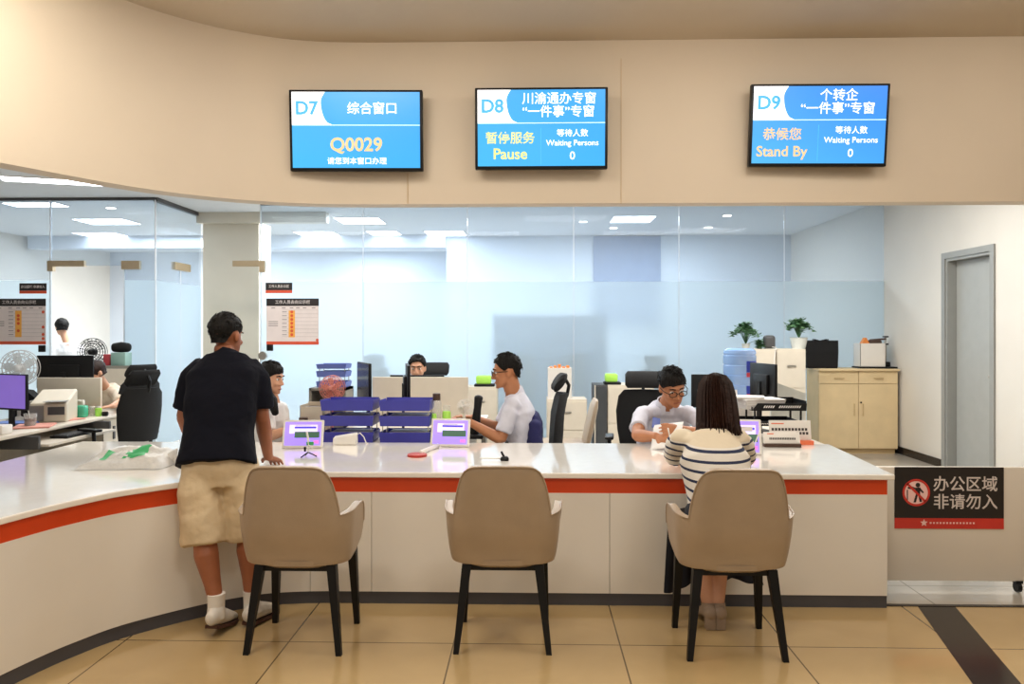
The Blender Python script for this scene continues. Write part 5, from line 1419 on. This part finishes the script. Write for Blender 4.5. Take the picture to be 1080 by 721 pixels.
# ------------------------------------------------------------------ cabinets and things at the back right
cy0 = U(905, 477, 9.43).y
ax, bx = U(864, 0, cy0).x, U(948, 0, cy0).x-.01; az = T(905, 388.5, 9.43).z
cab = thing('low_cabinet', 'light wood two-door cabinet with drawers against the right wall', 'cabinet', ((ax+bx)/2, cy0+.2, 0))
mb = MB(); mb.box(ax, bx, cy0+.02, cy0+.42, .06, az-.025); mb.box(ax+.02, bx-.02, cy0+.04, cy0+.42, 0, .06); mb.build('carcass', 'wood_edge', cab, world=True, smooth=False)
mb = MB(); mb.rbox(((ax+bx)/2, cy0+.2, az-.0125), (bx-ax+.02, .46, .025), .004); mb.build('cabinet_top', 'wood_light', cab, world=True)
mid = (ax+bx)/2; zd = T(905, 404, 9.43).z
for x0, x1, sgn in ((ax+.004, mid-.003, 1), (mid+.003, bx-.004, -1)):
    mb = MB(); mb.box(x0, x1, cy0, cy0+.02, zd+.003, az-.028); dw = mb.build('drawer', 'wood_light', cab, world=True, smooth=False)
    mb = MB(); xm = (x0+x1)/2; zz = (zd+az-.025)/2-.01; mb.box(xm-.06, xm+.06, cy0-.016, cy0-.008, zz-.006, zz+.006); mb.box(xm-.055, xm-.045, cy0-.01, cy0, zz-.004, zz+.004); mb.box(xm+.045, xm+.055, cy0-.01, cy0, zz-.004, zz+.004)
    h = mb.build('handle', 'wood_edge', dw, world=False, smooth=False)
    h.data.transform(Matrix.Translation(-V(cab.location)))
    mb = MB(); mb.box(x0, x1, cy0, cy0+.02, .07, zd-.003); dw = mb.build('door', 'wood_light', cab, world=True, smooth=False)
    mb = MB(); xh = x1-.05 if sgn == 1 else x0+.05; mb.box(xh-.005, xh+.005, cy0-.016, cy0-.008, .47, .62); mb.box(xh-.004, xh+.004, cy0-.01, cy0, .48, .49); mb.box(xh-.004, xh+.004, cy0-.01, cy0, .6, .61)
    h = mb.build('handle', 'wood_edge', dw, smooth=False); h.data.transform(Matrix.Translation(-V(cab.location)))
mb = MB(); mb.etube([(mid+.03, cy0-.003, zd-.23), (mid+.03, cy0+.01, zd-.23)], .012, n=12, round_ends=False); mb.build('lock', 'black_plastic', cab, world=True)
# black tote bag
a, b = T(851, 386.5, 9.45), T(887, 359, 9.45)
r = thing('tote_bag', 'black tote bag standing on the light wood cabinet', 'bag', ((a.x+b.x)/2, a.y+.12, az))
w = b.x-a.x; h = b.z-az
mb = MB(); mb.loft([[V((-w/2*k, -.07*q, z)), V((w/2*k, -.07*q, z)), V((w/2*k, .07*q, z)), V((-w/2*k, .07*q, z))] for k, q, z in ((.86, 1, 0), (.88, 1.1, .02), (.94, .9, h*.6), (1.0, .35, h))]); mb.build('bag_body', 'black_cloth', r, smooth=False)
for y in (-.03, .03):
    mb = MB(); mb.tube([(-w*.22, y, h*.9), (-w*.2, y, h+.012), (0, y+.01, h-.01), (w*.2, y, h+.012), (w*.22, y, h*.9)], .008, 6); mb.build('strap', 'black_cloth', r)
# white storage box with bits
a, b = T(908.5, 385.5, 9.42), T(935, 362, 9.42); w = b.x-a.x; h = b.z-az-.02
r = thing('storage_box', 'white open box of odds and ends on the light wood cabinet', 'box', ((a.x+b.x)/2, a.y+.13, az+.02))
mb = MB(); mb.box(-w/2, w/2, -.1, -.095, 0, h); mb.box(-w/2, w/2, .095, .1, 0, h); mb.box(-w/2, -w/2+.005, -.1, .1, 0, h); mb.box(w/2-.005, w/2, -.1, .1, 0, h); mb.box(-w/2, w/2, -.1, .1, 0, .005); mb.build('box_body', 'white_plastic', r, smooth=False)
mb = MB(); mb.loft([[V((-w*.4, -.05, h-.04)), V((0, -.05, h-.04)), V((0, .05, h-.04)), V((-w*.4, .05, h-.04))], [V((-w*.22, -.03, h+.07)), V((-w*.16, -.03, h+.07)), V((-w*.16, .03, h+.07)), V((-w*.22, .03, h+.07))]]); o = mb.build('envelope', 'orange', r, smooth=False)
mb = MB(); mb.rbox((w*.2, 0, h), (w*.5, .12, .09), .03, 2); mb.etube([(-.0, -.02, h+.04), (w*.6, -.03, h+.055)], .012, n=8); mb.build('odds_and_ends', 'brown', r)
mb = MB(); a = T(928, 386.5, 9.42); mb.rbox((0, 0, .01), (.48, .26, .02), .006); o = mb.build('black_tray', 'black_plastic', loc=((a.x), a.y+.13, az)); tag(o, 'flat black tray under the white box on the light wood cabinet', 'tray')
a = T(939.5, 384, 9.42)
r = thing('tape_stand', 'small steel stand with black knobs on the cabinet beside the post', 'stand', (a.x-.005, a.y+.13, az+.02))
zt = T(939, 355, 9.42).z-az-.02
mb = MB(); mb.etube([(0, 0, 0), (0, 0, zt)], .014, n=10); mb.build('rod', 'steel', r)
for z in (zt*.75, zt): mb = MB(); mb.rbox((0, -.0, z), (.06, .05, .018), .005); mb.build('knob', 'black_plastic', r)
mb = MB(); mb.rbox((0, 0, .03), (.09, .1, .06), .015); mb.build('foot', 'black_plastic', r)

# tall cream filing cabinets
def filing(label, px0, px1, py, y, d=.5, sh=0, nd=3, group='tall cream filing cabinets'):
    a, b = U(px0, py, y), U(px1, py, y)
    r = thing('filing_cabinet', label, 'filing cabinet', ((a.x+b.x)/2, y+d/2, 0), 0, group); zt = a.z
    mb = MB(); mb.box(a.x, b.x, y+.012, y+d, .0, zt); mb.build('carcass', 'cream_panel', r, world=True, smooth=False)
    n = nd
    for i in range(n):
        z0, z1 = .05+(zt-.07)*i/n, .05+(zt-.07)*(i+1)/n-.008
        mb = MB(); mb.box(a.x+.006, b.x-.006, y, y+.0125, z0, z1); dw = mb.build('drawer', 'cream_panel', r, world=True, smooth=False)
        mb = MB(); xm = (a.x+b.x)/2; mb.rbox((xm, y-.006, (z0+z1)/2+.04), (.1, .014, .02), .004); h = mb.build('handle', 'steel', dw); h.data.transform(Matrix.Translation(-V(r.location)))
    return (a.x+b.x)/2, zt
x1_, z1_ = filing('tall cream cabinet behind the water jug, left one of the pair', 787, 818.5, 368, 8.6)
x2_, z2_ = filing('tall cream cabinet behind the binder, right one of the pair', 819.5, 850, 368, 8.6)
# low cabinets along the glass
filing('low cream cabinet behind the clerk in profile, at left of the glass row', 490, 524, 408, 9.2, .4, nd=2, group='low cream cabinets along the glass wall')
x3_, z3_ = filing('low cream cabinet carrying the white carton, near the office chair', 577, 619, 421, 8.7, .4, nd=2, group='low cream cabinets along the glass wall')
x4_, z4_ = filing('low cream cabinet carrying the green box, left of the leaning clerk', 641, 690, 406, 8.7, .45, nd=2, group='low cream cabinets along the glass wall')
a, b = U(627, 406, 8.7), U(640.5, 467, 8.7)
r = thing('dark_cabinet', 'dark grey narrow cabinet with glass front left of the green box', 'cabinet', ((a.x+b.x)/2, 8.9, 0))
mb = MB(); mb.box(a.x, b.x, 8.715, 9.15, 0, a.z); mb.build('carcass', 'grey_dark', r, world=True, smooth=False)
mb = MB(); mb.box(a.x+.008, b.x-.008, 8.7, 8.7145, .05, a.z-.02); mb.build('door', 'dark_glass', r, world=True, smooth=False)
mb = MB(); mb.box(a.x, a.x+.012, 8.69, 8.70, 0, a.z); mb.build('edge_trim', 'cream_panel', r, world=True, smooth=False)
a, b = U(578, 388, 8.75), U(603, 421, 8.75)
r = thing('white_carton', 'white carton with orange papers on top, on the low cream cabinet', 'carton', ((a.x+b.x)/2, 8.87, z3_))
w, h = b.x-a.x, a.z-z3_
mb = MB(); mb.box(-w/2, w/2, -.12, .12, 0, h); mb.build('box_body', 'white_plastic', r, smooth=False)
mb = MB(); 
for i in range(5): mb.box(-w/2+.02+i*w*.18, -w/2+.02+i*w*.18+w*.12, -.08, .08, h, h+.012+.012*(i % 3))
mb.build('orange_papers', 'orange', r, smooth=False)
def green_box(label, px, py0, py1, y, w, zb):
    a = U(px, py0, y); ww = w*y/FPX; r = thing('green_box', label, 'box', (a.x, y+.05, zb))
    h = max(.05, a.z-zb)
    mb = MB(); mb.rbox((0, 0, .03+(h-.03)/2), (ww, .14, h-.03), .02, 2); mb.build('box_body', 'lime', r)
    mb = MB(); mb.rbox((.01, 0, .015), (ww*1.35, .18, .03), .008); mb.build('tray_base', 'black_plastic', r)
green_box('lime green box on the low cabinet left of the leaning clerk', 641+4, 394, 404, 8.8, 13, z4_)
green_box('lime green box on the cabinet in front of the profile clerk\'s face', 510, 396, 408, 9.3, 16, U(500, 408, 9.2).z)
# beige guest chair seen from the side
c = T(608, 455, 7.2)
r = thing('guest_chair', 'beige upholstered chair seen side-on behind the office chair', 'chair', (c.x-.12, c.y, 0), PI/2)
mb = MB(); mb.etube([(0, -.20, .42), (0, -.24, .6), (0, -.285, .8), (0, -.30, .86)], [(.2, .035), (.22, .04), (.2, .035), (.17, .02)], side=(1, 0, 0), n=20, p=2.6); mb.build('backrest', 'chair_leather', r)
mb = MB(); mb.rbox((0, .02, .43), (.44, .44, .08), .03, 3); mb.build('seat', 'chair_leather', r)
for sx in (-1, 1):
    for sy in (-1, 1): mb = MB(); mb.etube([(sx*.17, sy*.17, .4), (sx*.2, sy*.2, .0)], [.018, .012], n=8, round_ends=False); mb.build('leg', 'leg_black', r)

# water dispenser with jug
c = T(780, 393, 6.75)
jr = 17*6.75/FPX; jt, jb = T(780, 367.5, 6.75).z, T(780, 424, 6.75).z
r = thing('water_dispenser', 'white water dispenser carrying the big blue jug', 'water dispenser', (c.x, c.y, 0))
mb = MB(); mb.rbox((0, 0, (jb-.05)/2), (.3, .3, jb-.05), .02, 3); mb.lathe([(.13, jb-.05), (.14, jb-.02), (.1, jb), (.07, jb+.005)], n=20); mb.build('body', 'white_plastic', r)
mb = MB(); mb.box(-.1, .1, -.155, -.148, jb-.45, jb-.2); mb.build('recess', 'grey_dark', r, smooth=False)
for x in (-.05, .05): mb = MB(); mb.rbox((x, -.17, jb-.26), (.025, .04, .05), .006); mb.build('tap', 'label_blue' if x > 0 else 'label_red', r)
jg = thing('water_jug', 'large upturned blue water jug with blue labels on the dispenser', 'water jug', (c.x, c.y, jb+.006))
H = jt-jb
prof = [(.03, 0), (.05, .01), (jr*.96, .05), (jr, .08)]
for k in range(4):
    z = .08+(H-.13)*k/4; prof += [(jr, z+.005), (jr, z+(H-.13)/4-.02), (jr*.95, z+(H-.13)/4-.01)]
prof += [(jr, H-.045), (jr*.96, H-.02), (jr*.8, H-.004), (0.01, H)]
mb = MB(); mb.lathe(prof, n=32); mb.build('jug_body', 'bottle_blue', jg)
for z0, z1 in ((.045+.18, .045+.32), (.05, .15)):
    for nm, q0, q1, m in (('label', .3, 1, 'label_blue'), ('label_strip', 0, .28, 'label_red')):
        mb = MB(); A = [V((jr*1.015*math.sin(t), -jr*1.015*math.cos(t), 0)) for t in [.15+.95*i/10 for i in range(11)]]
        za, zb = z0+(z1-z0)*q0, z0+(z1-z0)*q1
        mb.add([p+V((0, 0, za)) for p in A]+[p+V((0, 0, zb)) for p in A], [(i, i+1, 12+i, 11+i) for i in range(10)]); mb.build(nm, m, jg)

# plants
def plant(label, c, zb, R, hgt, seed, pot_r, pot_h, trail=0, pot='pot_white'):
    r = thing('potted_plant', label, 'plant', (c[0], c[1], zb))
    rnd = random.Random(seed)
    mb = MB(); mb.lathe([(pot_r*.7, 0), (pot_r, pot_h), (pot_r*1.05, pot_h), (pot_r*.9, pot_h-.01), (.01, pot_h-.015)], n=18); mb.build('pot', pot, r)
    st, lf, l2 = MB(), MB(), MB()
    for i in range(46):
        t = rnd.uniform(0, 2*PI); e = rnd.uniform(.1, 1.0)*R; h = pot_h+hgt*(1-.55*(e/R)**2)*rnd.uniform(.55, 1)
        p0 = V((0, 0, pot_h-.01)); p1 = V((e*.5*math.cos(t), e*.5*math.sin(t), pot_h+hgt*.6)); p2 = V((e*math.cos(t), e*math.sin(t), h))
        if trail and i % 6 == 0: p1 = V((R*.9, 0, pot_h+.05)); p2 = V((R*1.0, -.02, pot_h-trail*rnd.uniform(.4, 1)))
        st.tube([p0, p1, p2], .003, 5)
        for k in range(13):
            q = p1.lerp(p2, rnd.uniform(.1, 1)); a = rnd.uniform(0, 2*PI); L_ = rnd.uniform(.045, .08)
            d = V((math.cos(a), math.sin(a), rnd.uniform(-.5, .5))).normalized(); s = d.cross(V((0, 0, 1))).normalized()*L_*.33; n = d.cross(s).normalized()*L_*.12
            (lf if rnd.random() < .65 else l2).add([q, q+d*L_*.4+s+n, q+d*L_, q+d*L_*.4-s+n], [(0, 1, 2), (0, 2, 3)])
    st.build('stems', 'leaf', r); lf.build('leaves', 'leaf', r, smooth=False); l2.build('pale_leaves', 'leaf_light', r, smooth=False)
a = U(784, 355, 8.75); plant('leafy green plant on the left tall cream cabinet above the water jug', (max(a.x, x1_-.12), 8.78), z1_, .17, .27, 3, .05, .06, .1)
a = U(844, 357, 8.75); plant('leafy green plant in a white pot on the right tall cream cabinet', (a.x, 8.8), z2_, .16, .24, 5, .1, .13, 0)
a = U(812, 360, 8.75)
r = thing('desk_speaker', 'small dark rounded speaker between the two cabinet plants, with hanging cable', 'speaker', (a.x, 8.78, z1_))
mb = MB(); mb.rbox((0, 0, .08), (.13, .1, .15), .035, 3); mb.build('casing', 'grey_dark', r)
mb = MB(); mb.tube([(.02, -.05, .02), (.02, -.185, .02), (.0, -.195, -.1), (-.03, -.195, -.35), (.05, -.2, -.6)], .006, 6); mb.build('cable', 'white_plastic', r)

# vague furniture behind the frosted glass
p = U(607, 420, 10.6); dup(oc, (p.x, 10.7, 0), PI, 'dark office chair blurred behind the frosted glass near the white carton')
p = U(543, 420, 10.4); dup(oc, (p.x, 10.45, 0), PI-.5, 'dark office chair blurred behind the frosted glass beside the profile clerk')
p = U(700, 400, 10.4); dup(oc, (p.x, 10.4, 0), PI+.3, 'dark office chair blurred behind the frosted glass above the leaning clerk')
p = U(395, 400, 10.5); dup(oc, (p.x, 10.6, 0), PI+.3, 'dark office chair blurred behind the glass near the edge-on monitor')
r = thing('blue_screen_panel', 'tall blue-grey screen panel blurred behind the frosted glass', 'screen', (U(545, 400, 11.2).x, 11.2, 0))
a, b = U(520, 320, 11.2), U(640, 400, 11.2); mb = MB(); mb.box(a.x, b.x, 11.18, 11.22, .05, 1.75); mb.build('panel', 'blind_blue', r, world=True, smooth=False)
for x in (a.x+.2, b.x-.2): mb = MB(); mb.box(x-.03, x+.03, 11.0, 11.4, 0, .05); mb.build('foot', 'frame_grey', r, world=True, smooth=False)

# ------------------------------------------------------------------ left office desk and its things
dxr = T(107, 440, 6.84).x
ld = thing('office_desk', 'long pale desk behind the left counter with a pulled-out keyboard tray', 'desk', (dxr-.4, 6.5, 0))
mb = MB(); mb.rbox((dxr-.4, 6.45, .7175), (.8, 2.2, .025), .004); mb.build('desk_top', 'desk_top', ld, world=True)
mb = MB(); mb.box(dxr-.75, dxr-.05, 7.5, 7.53, 0, .705); mb.box(dxr-.75, dxr-.05, 5.4, 5.43, 0, .705); mb.box(dxr-.76, dxr-.74, 5.43, 7.5, .25, .705); mb.build('side_panel', 'cream_panel', ld, world=True, smooth=False)
mb = MB(); mb.box(dxr-.5, dxr-.04, 6.85, 7.3, .0, .70); pd = mb.build('pedestal', 'cream_panel', ld, world=True, smooth=False)
mb = MB(); mb.box(dxr-.045, dxr-.03, 7.0, 7.03, .5, .62); mb.build('pedestal_handle', 'grey_dark', ld, world=True, smooth=False)
mb = MB(); mb.box(dxr-.35, dxr+.16, 5.75, 6.7, .615, .635); mb.build('keyboard_tray', 'desk_top', ld, world=True, smooth=False)
for y in (5.73, 6.71): mb = MB(); mb.box(dxr-.4, dxr+.1, y-.012, y+.012, .60, .70); mb.build('tray_rail', 'grey_dark', ld, world=True, smooth=False)
r = thing('keyboard', 'black keyboard on the pulled-out tray of the left desk', 'keyboard', (dxr+.04, 6.28, .636))
mb = MB(); mb.rbox((0, 0, .01), (.15, .44, .02), .004); mb.build('base', 'black_plastic', r)
mb = MB()
for i in range(5):
    for j in range(14): mb.box(-.06+i*.025, -.04+i*.025, -.2+j*.029, -.176+j*.029, .02, .025)
mb.build('keys', 'grey_dark', r, smooth=False)
a, b = U(40, 398, 6.95), U(107, 398, 6.95)
r = thing('desk_partition', 'cream desk partition on the left desk below the black monitor', 'partition', ((a.x+b.x)/2, 6.95, .73))
mb = MB(); mb.rbox(((a.x+b.x)/2, 6.95, (a.z+.735)/2), (b.x-a.x, .03, a.z-.735), .005); mb.build('panel', 'cream_panel', r, world=True)
for x in (a.x+.08, b.x-.2): mb = MB(); mb.box(x-.02, x+.02, 6.90, 7.0, .731, .76); mb.build('clamp', 'frame_grey', r, world=True, smooth=False)
# printer
c = T(53, 443, 6.5); a = T(53, 412, 6.5)
r = thing('desk_printer', 'grey and cream printer on the left desk', 'printer', (c.x-.03, c.y+.1, .73), .3)
r.scale = (.84, 1, 1)
h = a.z-.73
mb = MB(); mb.loft([[V((-.17, -.17, 0)), V((.17, -.17, 0)), V((.17, .17, 0)), V((-.17, .17, 0))], [V((-.17, -.17, h*.62)), V((.17, -.17, h*.62)), V((.17, .17, h)), V((-.17, .17, h))]]); o = mb.build('body', 'cream_plastic', r, smooth=False); bv = o.modifiers.new('b', 'BEVEL'); bv.width = .02; bv.segments = 3
mb = MB(); mb.box(-.176, -.165, -.15, .15, .01, h*.7); mb.rbox((-.1, -.172, h*.3), (.13, .012, h*.5), .004); mb.build('side_panel', 'desk_grey', r, smooth=False)
mb = MB(); mb.box(.0, .15, -.176, -.168, h*.25, h*.5); mb.build('paper_slot', 'grey_dark', r, smooth=False)
mb = MB(); mb.box(-.02, .17, -.25, -.1, h*.68, h*.69); mb.build('output_tray', 'desk_grey', r, smooth=False)
c = T(91, 436, 6.95)
r = thing('pump_bottle', 'green pump bottle on the left desk beside the cream sleeve', 'bottle', (c.x, c.y-.1, .73))
h = T(91, 424, 6.85).z-.73
mb = MB(); mb.rbox((0, 0, h*.4), (.13, .08, h*.8), .02, 3); mb.build('bottle_body', 'green_liquid', r)
mb = MB(); mb.etube([(.03, 0, h*.8), (.03, 0, h*1.1)], .014, n=10); mb.etube([(.03, 0, h*1.08), (-.02, -.01, h*1.1)], .01, n=8); mb.build('pump', 'white_plastic', r)
for i, (px, py, m, lb) in enumerate(((104, 432, 'orange_card', 'small orange jar on the left desk beside the pump bottle'), (112, 430, 'clear_plastic', 'small clear jar on the left desk beside the orange jar'), (117, 429, 'lime', 'small lime jar on the left desk near the hand'), (125, 430, 'black_plastic', 'small black jar at the end of the left desk'))):
    cc = T(px, py, 7.0); r = thing('jar', lb, 'jar', (min(cc.x, dxr-.03-.06*(3-i)), cc.y-.05, .73)); h = .09 if i < 3 else .04
    mb = MB(); mb.lathe([(.022, 0), (.028, .01), (.028, h*.8), (.02, h*.85)], n=14); mb.build('jar_body', m, r)
    mb = MB(); mb.lathe([(.024, h*.85), (.024, h)], n=14); mb.build('lid', 'white_plastic' if i < 3 else 'black_plastic', r)
c = T(32, 440, 6.15); r = thing('glass_cup', 'clear cup with a straw beside the purple monitor', 'cup', (c.x, c.y, .73))
mb = MB(); mb.lathe([(.036, 0), (.042, .004), (.048, .11), (.046, .11), (.038, .008)], n=20); mb.build('cup_body', 'clear_plastic', r)
mb = MB(); mb.lathe([(.036, .006), (.044, .07)], n=18); mb.build('drink', 'brown', r)
mb = MB(); mb.tube([(0.01, 0, .02), (-.03, 0, .19)], .004, 6); mb.build('straw', 'white_plastic', r)
c = Fz(18, 447, .73); o = papers('blue folder lying on the left desk under the purple monitor', (max(c.x, dxr-.65), c.y, .731), .3, .2, 6, .2, 'paper_blue')
c = Fz(52, 449, .73); papers('pink papers spread at the edge of the left desk', (dxr-.17, c.y-.05, .731), .26, .3, 4, .4, 'paper_pink')
papers('pink papers beside the printer on the left desk', (dxr-.2, c.y+.42, .731), .2, .22, 3, -.3, 'paper_pink')
c = Fz(10, 458, .73); mb = MB(); mb.rbox((0, 0, .035), (.3, .12, .07), .01); o = mb.build('white_box', 'white_plastic', loc=(dxr-.22, 5.62, .731)); tag(o, 'low white box on the near end of the left desk', 'box')
c = T(20, 388, 6.6); desk_fan('white desk fan behind the purple monitor', c, .73, .155, 'fan_grey', 'fan_grey', .2)
# dark bag / chair shape between monitor and printer
c = T(40, 415, 6.75); mb = MB(); mb.loft([[V((-.2, -.06, 0)), V((.25, -.06, 0)), V((.25, .06, 0)), V((-.2, .06, 0))], [V((-.2, -.05, .27)), V((-.05, -.05, .25)), V((-.05, .05, .25)), V((-.2, .05, .27))]])
o = mb.build('black_bag', 'black_cloth', loc=(c.x-.02, c.y, .731), smooth=False); tag(o, 'black soft bag behind the grey printer on the left desk', 'bag')

# things against the glass behind the left desk
ya = 9.0
a, b = U(70, 386, ya), U(140, 386, ya)
r = thing('low_cabinet', 'dark low cabinet under the wire fan behind the left desk', 'cabinet', ((a.x+b.x)/2, ya+.2, 0))
mb = MB(); mb.box(a.x, b.x, ya+.015, ya+.4, 0, a.z); mb.build('carcass', 'desk_grey', r, world=True, smooth=False)
for i in range(2):
    w = (b.x-a.x)/2; mb = MB(); mb.box(a.x+i*w+.006, a.x+(i+1)*w-.006, ya, ya+.0145, .05, a.z-.03); d = mb.build('door', 'cream_panel', r, world=True, smooth=False)
c = U(97, 371, ya+.15); desk_fan('black wire fan on the low cabinet behind the left monitor', c, a.z, .165, 'fan_dark', 'black_plastic', .1)
c = U(115, 380, ya+.2); mb = MB(); mb.rbox((0, 0, .07), (.08, .12, .14), .008); o = mb.build('red_box', 'red_box', loc=(c.x, ya+.2, a.z)); tag(o, 'small dark red box beside the wire fan', 'box')
c = U(128, 380, ya+.2); h = U(128, 372, ya).z-a.z
mb = MB(); mb.rbox((0, 0, h/2), (.18, .16, h), .008); o = mb.build('file_box', 'teal_box', loc=(c.x, ya+.2, a.z)); tag(o, 'grey-green box under the black pouch behind the left desk', 'box')
mb = MB(); mb.etube([(-.09, 0, .06), (0, 0, .065), (.09, 0, .06)], [(.055, .05), (.065, .06), (.055, .05)], n=14); o = mb.build('black_pouch', 'black_cloth', loc=(c.x, ya+.2, a.z+h)); tag(o, 'black pouch lying on the grey-green box', 'bag')

# ------------------------------------------------------------------ ceiling lights
def clight(px, py, w, d, label, rz=0):
    c = Fz(px, py, ZC) if False else T(px, py, (ZC-CAMH)*FPX/(HZ-py))
    r = thing('ceiling_light', label, 'ceiling light', (c.x, c.y, ZC), rz, 'office ceiling light panels')
    mb = MB(); mb.box(-w/2-.015, w/2+.015, -d/2-.015, d/2+.015, -.012, 0); mb.build('frame', 'white_plastic', r, smooth=False)
    mb = MB(); mb.box(-w/2, w/2, -d/2, d/2, -.016, -.0125); mb.build('diffuser', 'light_panel', r, smooth=False)
    return c
clight(55, 190, 1.0, .25, 'slim ceiling light panel at far left in front of the glass', .35)
for px, py, w, d, lb in ((380, 232, .65, .6, 'bright square ceiling light behind the glass above the right notice board'), (113, 233, .75, .55, 'bright ceiling light behind the left glass doorway'),
                         (667, 230.5, .6, .6, 'bright ceiling light behind the glass below the D8 screen'), (38, 215, .7, .3, 'ceiling light behind the glass at the far left edge'),
                         (470, 245.5, .65, .6, 'smaller ceiling light behind the middle glass panes'), (335, 246, .65, .6, 'smaller ceiling light left of the bright square one'),
                         (405, 245, .5, .5, 'small ceiling light between the two middle ones'), (108, 247, .7, .6, 'second ceiling light row behind the left doorway')):
    clight(px, py, w, d, lb)
def downlight(px, py, z, label, rad=.06):
    c = T(px, py, (z-CAMH)*FPX/(HZ-py)); r = thing('downlight', label, 'ceiling light', (c.x, c.y, z), 0, 'small round downlights')
    mb = MB(); mb.lathe([(rad*1.2, -.006), (rad*1.2, 0)], n=20); mb.build('trim_ring', 'white_plastic', r)
    mb = MB(); mb.lathe([(rad, -.009), (rad, -.0065)], n=20); mb.build('lamp', 'downlight', r)
downlight(615, 233.5, ZC, 'small downlight left of the bright light below the D8 screen'); downlight(767, 227, ZC, 'small downlight behind the right glass, farther right')
downlight(747, 239.5, ZC, 'small downlight behind the right glass, lower one'); downlight(117, 219, ZC, 'small downlight behind the left glass'); downlight(647, 240, ZC, 'small downlight beside the roller blind')

# ------------------------------------------------------------------ lights
def area(nm, loc, sx, sy, e, col=(1, 1, 1), rot=(0, 0, 0)):
    l = bpy.data.lights.new(nm, 'AREA'); l.shape = 'RECTANGLE'; l.size = sx; l.size_y = sy; l.energy = e; l.color = col
    o = bpy.data.objects.new(nm, l); C.objects.link(o); o.location = loc; o.rotation_euler = rot; return o
cool = (.93, .975, 1.0); neutral = (1, .97, .92); warm = (1, .92, .81)
for x, y, e in ((-3.4, 6.9, 45), (-.8, 6.9, 45), (1.8, 6.9, 45), (2.9, 7.2, 58), (-3.2, 8.6, 35), (.5, 8.6, 35)):
    area('office_lamp', (x, y, ZC-.03), 1.2, .6, e, neutral)
for x, y, e in ((-3.2, 11.4, 110), (-1.0, 11.6, 105), (1.5, 11.5, 50), (2.5, 11.9, 34), (-6, 10.7, 90), (-6.2, 12.5, 80), (-3.2, 14.8, 90), (-6, 14.6, 90)):
    area('back_lamp', (x, y, ZC-.03), 1.2, .9, e, cool)
for x, y, e in ((-2.6, 1.2, 34), (0, 1.2, 32), (2.6, 1.2, 26), (-1.3, 3.3, 26), (1.4, 3.3, 22), (4.3, 2.6, 20)):
    area('lobby_lamp', (x, y, ZL-.03), .8, .8, e, warm)
for x in (-.9, 1.2, 3.2):
    area('cove_lamp', (x, 3.9, 3.38), 1.6, .2, 5.5, warm, (.95, 0, 0))
sp = bpy.data.lights.new('wall_wash', 'SPOT'); sp.energy = 70; sp.color = (1, .93, .8); sp.spot_size = 1.7; sp.spot_blend = 1; sp.shadow_soft_size = .2
o = bpy.data.objects.new('wall_wash', sp); C.objects.link(o); o.location = (-2.2, 2.9, 3.3); o.rotation_euler = (V((-2.85, 3.6, 3.0))-V(o.location)).to_track_quat('-Z', 'Y').to_euler()
area('lobby_fill', (0, -3.0, 2.2), 6, 2.4, 26, (1, .95, .88), (PI/2, 0, 0))

w = bpy.data.worlds.new('world'); scn.world = w; w.use_nodes = True
bg = w.node_tree.nodes['Background']; bg.inputs[0].default_value = (.9, .86, .8, 1); bg.inputs[1].default_value = .25
scn.view_settings.view_transform = 'Standard'; scn.view_settings.look = 'None'; scn.view_settings.exposure = 0; scn.view_settings.gamma = 1
cy = scn.cycles
cy.max_bounces = 8; cy.diffuse_bounces = 4; cy.glossy_bounces = 3; cy.transmission_bounces = 6; cy.transparent_max_bounces = 16
cy.caustics_reflective = False; cy.caustics_refractive = True; cy.sample_clamp_indirect = 6; cy.use_denoising = True
